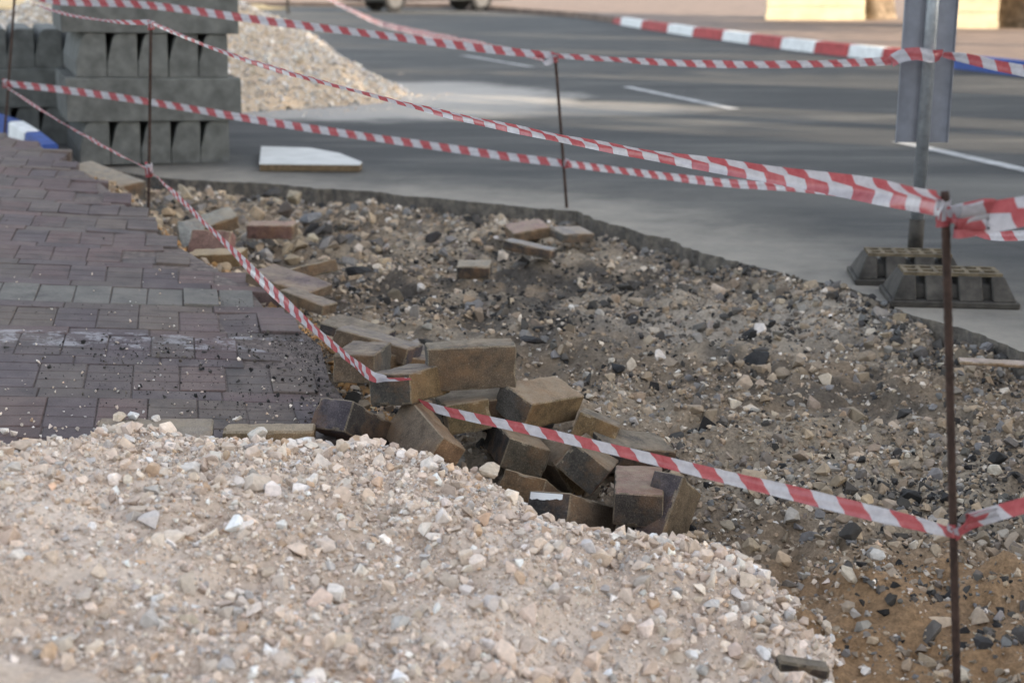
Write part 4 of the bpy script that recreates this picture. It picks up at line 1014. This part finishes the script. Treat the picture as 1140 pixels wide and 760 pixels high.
def tree(p, h, r, crown, seed, label, cat='tree', group=None, name='olive_tree', gnarl=.25, n=5200):
    root = empty(name, p); tag(root, label, cat, group)
    link('trunk', trunk_mesh(h, r, seed, gnarl), M['bark'], root)
    c = link('crown', leaf_cloud('crown', crown, crown, crown * .75, n, .13, seed), M['leaf'], root); c.location = (0, 0, h + crown * .62)
tree(at(968, 21.6, .13), 1.9, .34, 1.9, 3, 'old tree with a thick dark trunk beside the left wall end', group='old trees by the far walls')
tree(at(1128, 30.6, .13), 1.9, .55, 2.0, 8, 'old tree with a knotted pale trunk right of the coursed wall', group='old trees by the far walls')

# ------------------------------------------------------------------ car on the far side of the road
def car(loc, rz):
    root = empty('parked_car', loc, rz); tag(root, 'dark car standing far off at the top edge, only its wheels in view', 'car')
    WB, TR, WR = 2.75, 1.5, .33
    prof = [(-1.0, .30), (-1.02, .55), (-.95, .85), (-.15, .98), (.55, 1.42), (1.0, 1.5), (2.2, 1.5), (3.0, 1.38), (3.55, .98), (3.68, .85), (3.7, .32)]
    bm = bmesh.new(); half = .86
    def y_at(z): return half * (1.0 if z < .95 else 1 - .28 * (z - .95))
    a = [bm.verts.new((x, -y_at(z), z)) for x, z in prof]; b = [bm.verts.new((x, y_at(z), z)) for x, z in prof]
    bm.faces.new(a[::-1]); bm.faces.new(b); n_ = len(prof)
    for i in range(n_): bm.faces.new((a[i], a[(i + 1) % n_], b[(i + 1) % n_], b[i]))
    bmesh.ops.bevel(bm, geom=list(bm.edges), offset=.05, segments=2, affect='EDGES'); link('body', bm_mesh('body', bm, True), M['car_paint'], root)
    for s in (-1, 1):
        for x0, x1 in ((.55, 1.45), (1.52, 2.45), (2.52, 3.05)):
            bm = bmesh.new(); vs = [bm.verts.new((x, s * (y_at(z) + .004), z)) for x, z in ((x0, 1.0), (x1, 1.0), (x1 - .08, 1.38), (x0 + (.38 if x0 < .6 else .03), 1.38))]; bm.faces.new(vs); link('window', bm_mesh('window', bm), M['glass'], root)
    for x in (0, WB):
        for s in (-1, 1):
            bm = bmesh.new(); y = s * TR / 2; bm_cyl(bm, (x, y - .11, WR), (x, y + .11, WR), WR, seg=32); bmesh.ops.bevel(bm, geom=list(bm.edges), offset=.02, segments=2, affect='EDGES')
            wobj = link('wheel', bm_mesh('wheel', bm), M['tyre'], root)
            bm = bmesh.new(); yy = y + s * .112
            bm_cyl(bm, (x, yy - .02 * s, WR), (x, yy + .006 * s, WR), .2, seg=24)
            for k in range(5):
                an = k * 1.2566; bm_box(bm, (x + .1 * math.cos(an), yy + s * .01, WR + .1 * math.sin(an)), (.17, .012, .035), Matrix.Rotation(-an, 3, 'Y'))
            link('rim', bm_mesh('rim', bm), M['rim'], wobj)
    for s in (-1, 1):
        bm = bmesh.new(); bm_box(bm, (-.99, s * .62, .68), (.08, .34, .14)); link('headlight', bm_mesh('headlight', bm), M['rim'], root)
        bm = bmesh.new(); bm_box(bm, (3.66, s * .68, .8), (.08, .2, .2)); link('tail_light', bm_mesh('tail_light', bm), M['kerb_red'], root)
    for xb in (-1.02, 3.7): bm = bmesh.new(); bm_box(bm, (xb, 0, .42), (.1, 1.6, .2)); link('bumper', bm_mesh('bumper', bm), M['tyre'], root)
c0 = at(419, 13, 0); car((c0[0] + .25, c0[1], 0), R(26))

# ------------------------------------------------------------------ added unseen blocks and trees right of the frame, to shade the street
def block(x0, x1, y0, y1, h, label):
    root = empty('shade_caster_block', (x0, y0, 0)); tag(root, label, 'building')
    bm = bmesh.new(); bm_box(bm, ((x1 - x0) / 2, (y1 - y0) / 2, h / 2), (x1 - x0, y1 - y0, h)); bm_box(bm, ((x1 - x0) / 2, (y1 - y0) / 2, h + .1), (x1 - x0 + .3, y1 - y0, .2)); link('wall', bm_mesh('wall', bm), M['stucco'], root)
    for k in range(int((y1 - y0) / 4)):
        for z in (1.6, 4.6, 7.6):
            if z + 1.2 > h: continue
            bm = bmesh.new(); bm_box(bm, (-.01, 2 + k * 4, z), (.06, 1.3, 1.3)); f = link('window', bm_mesh('window', bm), M['lime'], root)
            bm = bmesh.new(); bm_box(bm, (-.045, 2 + k * 4, z), (.02, 1.14, 1.14)); link('pane', bm_mesh('pane', bm), M['glass'], f)
block(13, 24, -30, -3.05, 12.0, 'added stucco building out of view at the right, put there to shade the dig')  # added, never in view: keeps the sun off the foreground
block(13, 14.2, 5.8, 7.9, 5.0, 'small added stucco block out of view, casting shade past the sunlit gap')  # added light blocker: sets the far side of the sunlit strip
for k, (x, y, cr) in enumerate(((9.6, 13.6, 2.3), (10.5, 17.8, 2.5), (12.2, 22.2, 2.4))):  # added trees out of view, placed to throw shade over the road
    tree((x, y, .13), 2.4, .18, cr, 20 + k, ['added leafy shade tree nearest the sunlit gap', 'second added leafy shade tree out of view at the right', 'third added leafy shade tree out of view at the right', 'farthest added leafy shade tree out of view at the right'][k], group='added shade trees out of view at the right', name='shade_caster_tree', gnarl=.08)

tree((13.6, 4.3, .0), 5.3, .2, 2.9, 31, 'tall added tree out of view, shading part of the sunlit gap', group='added shade trees out of view at the right', name='shade_caster_tree', gnarl=.08, n=9000)  # added crown that stops sun through the gap reaching the gravel heap

# ------------------------------------------------------------------ light, sky, camera
AZ, EL = R(30), R(18)
u = Vector((-math.cos(AZ) * math.cos(EL), math.sin(AZ) * math.cos(EL), -math.sin(EL)))
ld = bpy.data.lights.new('sun', 'SUN'); ld.energy = 3.4; ld.angle = R(.6); ld.color = (1.0, .82, .60)
so = bpy.data.objects.new('sun', ld); COL.objects.link(so); so.rotation_euler = u.to_track_quat('-Z', 'Y').to_euler(); so.location = (20, -5, 20)
w = bpy.data.worlds.new('World'); S.world = w; w.use_nodes = True; nt = w.node_tree
sky = nt.nodes.new('ShaderNodeTexSky'); sky.sky_type = 'NISHITA'; sky.sun_disc = False; sky.sun_elevation = EL; sky.sun_rotation = R(120); sky.air_density = 1.0; sky.dust_density = 1.5
hs = nt.nodes.new('ShaderNodeHueSaturation'); hs.inputs['Saturation'].default_value = .45
nt.links.new(sky.outputs[0], hs.inputs['Color']); nt.links.new(hs.outputs[0], nt.nodes['Background'].inputs['Color'])
nt.nodes['Background'].inputs['Strength'].default_value = .15
cd = bpy.data.cameras.new('camera'); co = bpy.data.objects.new('camera', cd); COL.objects.link(co); S.camera = co
cd.sensor_width = 36; cd.sensor_fit = 'HORIZONTAL'; cd.lens = 36 * F / 1140; cd.clip_end = 900; cd.clip_start = .05
co.location = EYE; co.rotation_euler = (R(90) - PITCH, 0, 0)
cd.dof.use_dof = True; cd.dof.focus_distance = 3.25; cd.dof.aperture_fstop = 3.9
vs = S.view_settings; vs.view_transform = 'Standard'; vs.look = 'None'; vs.gamma = 1; vs.use_curve_mapping = False; vs.exposure = 2.05
S.render.engine = 'CYCLES'; S.cycles.use_denoising = True; S.cycles.max_bounces = 6; S.cycles.diffuse_bounces = 3; S.cycles.glossy_bounces = 2; S.cycles.transmission_bounces = 2
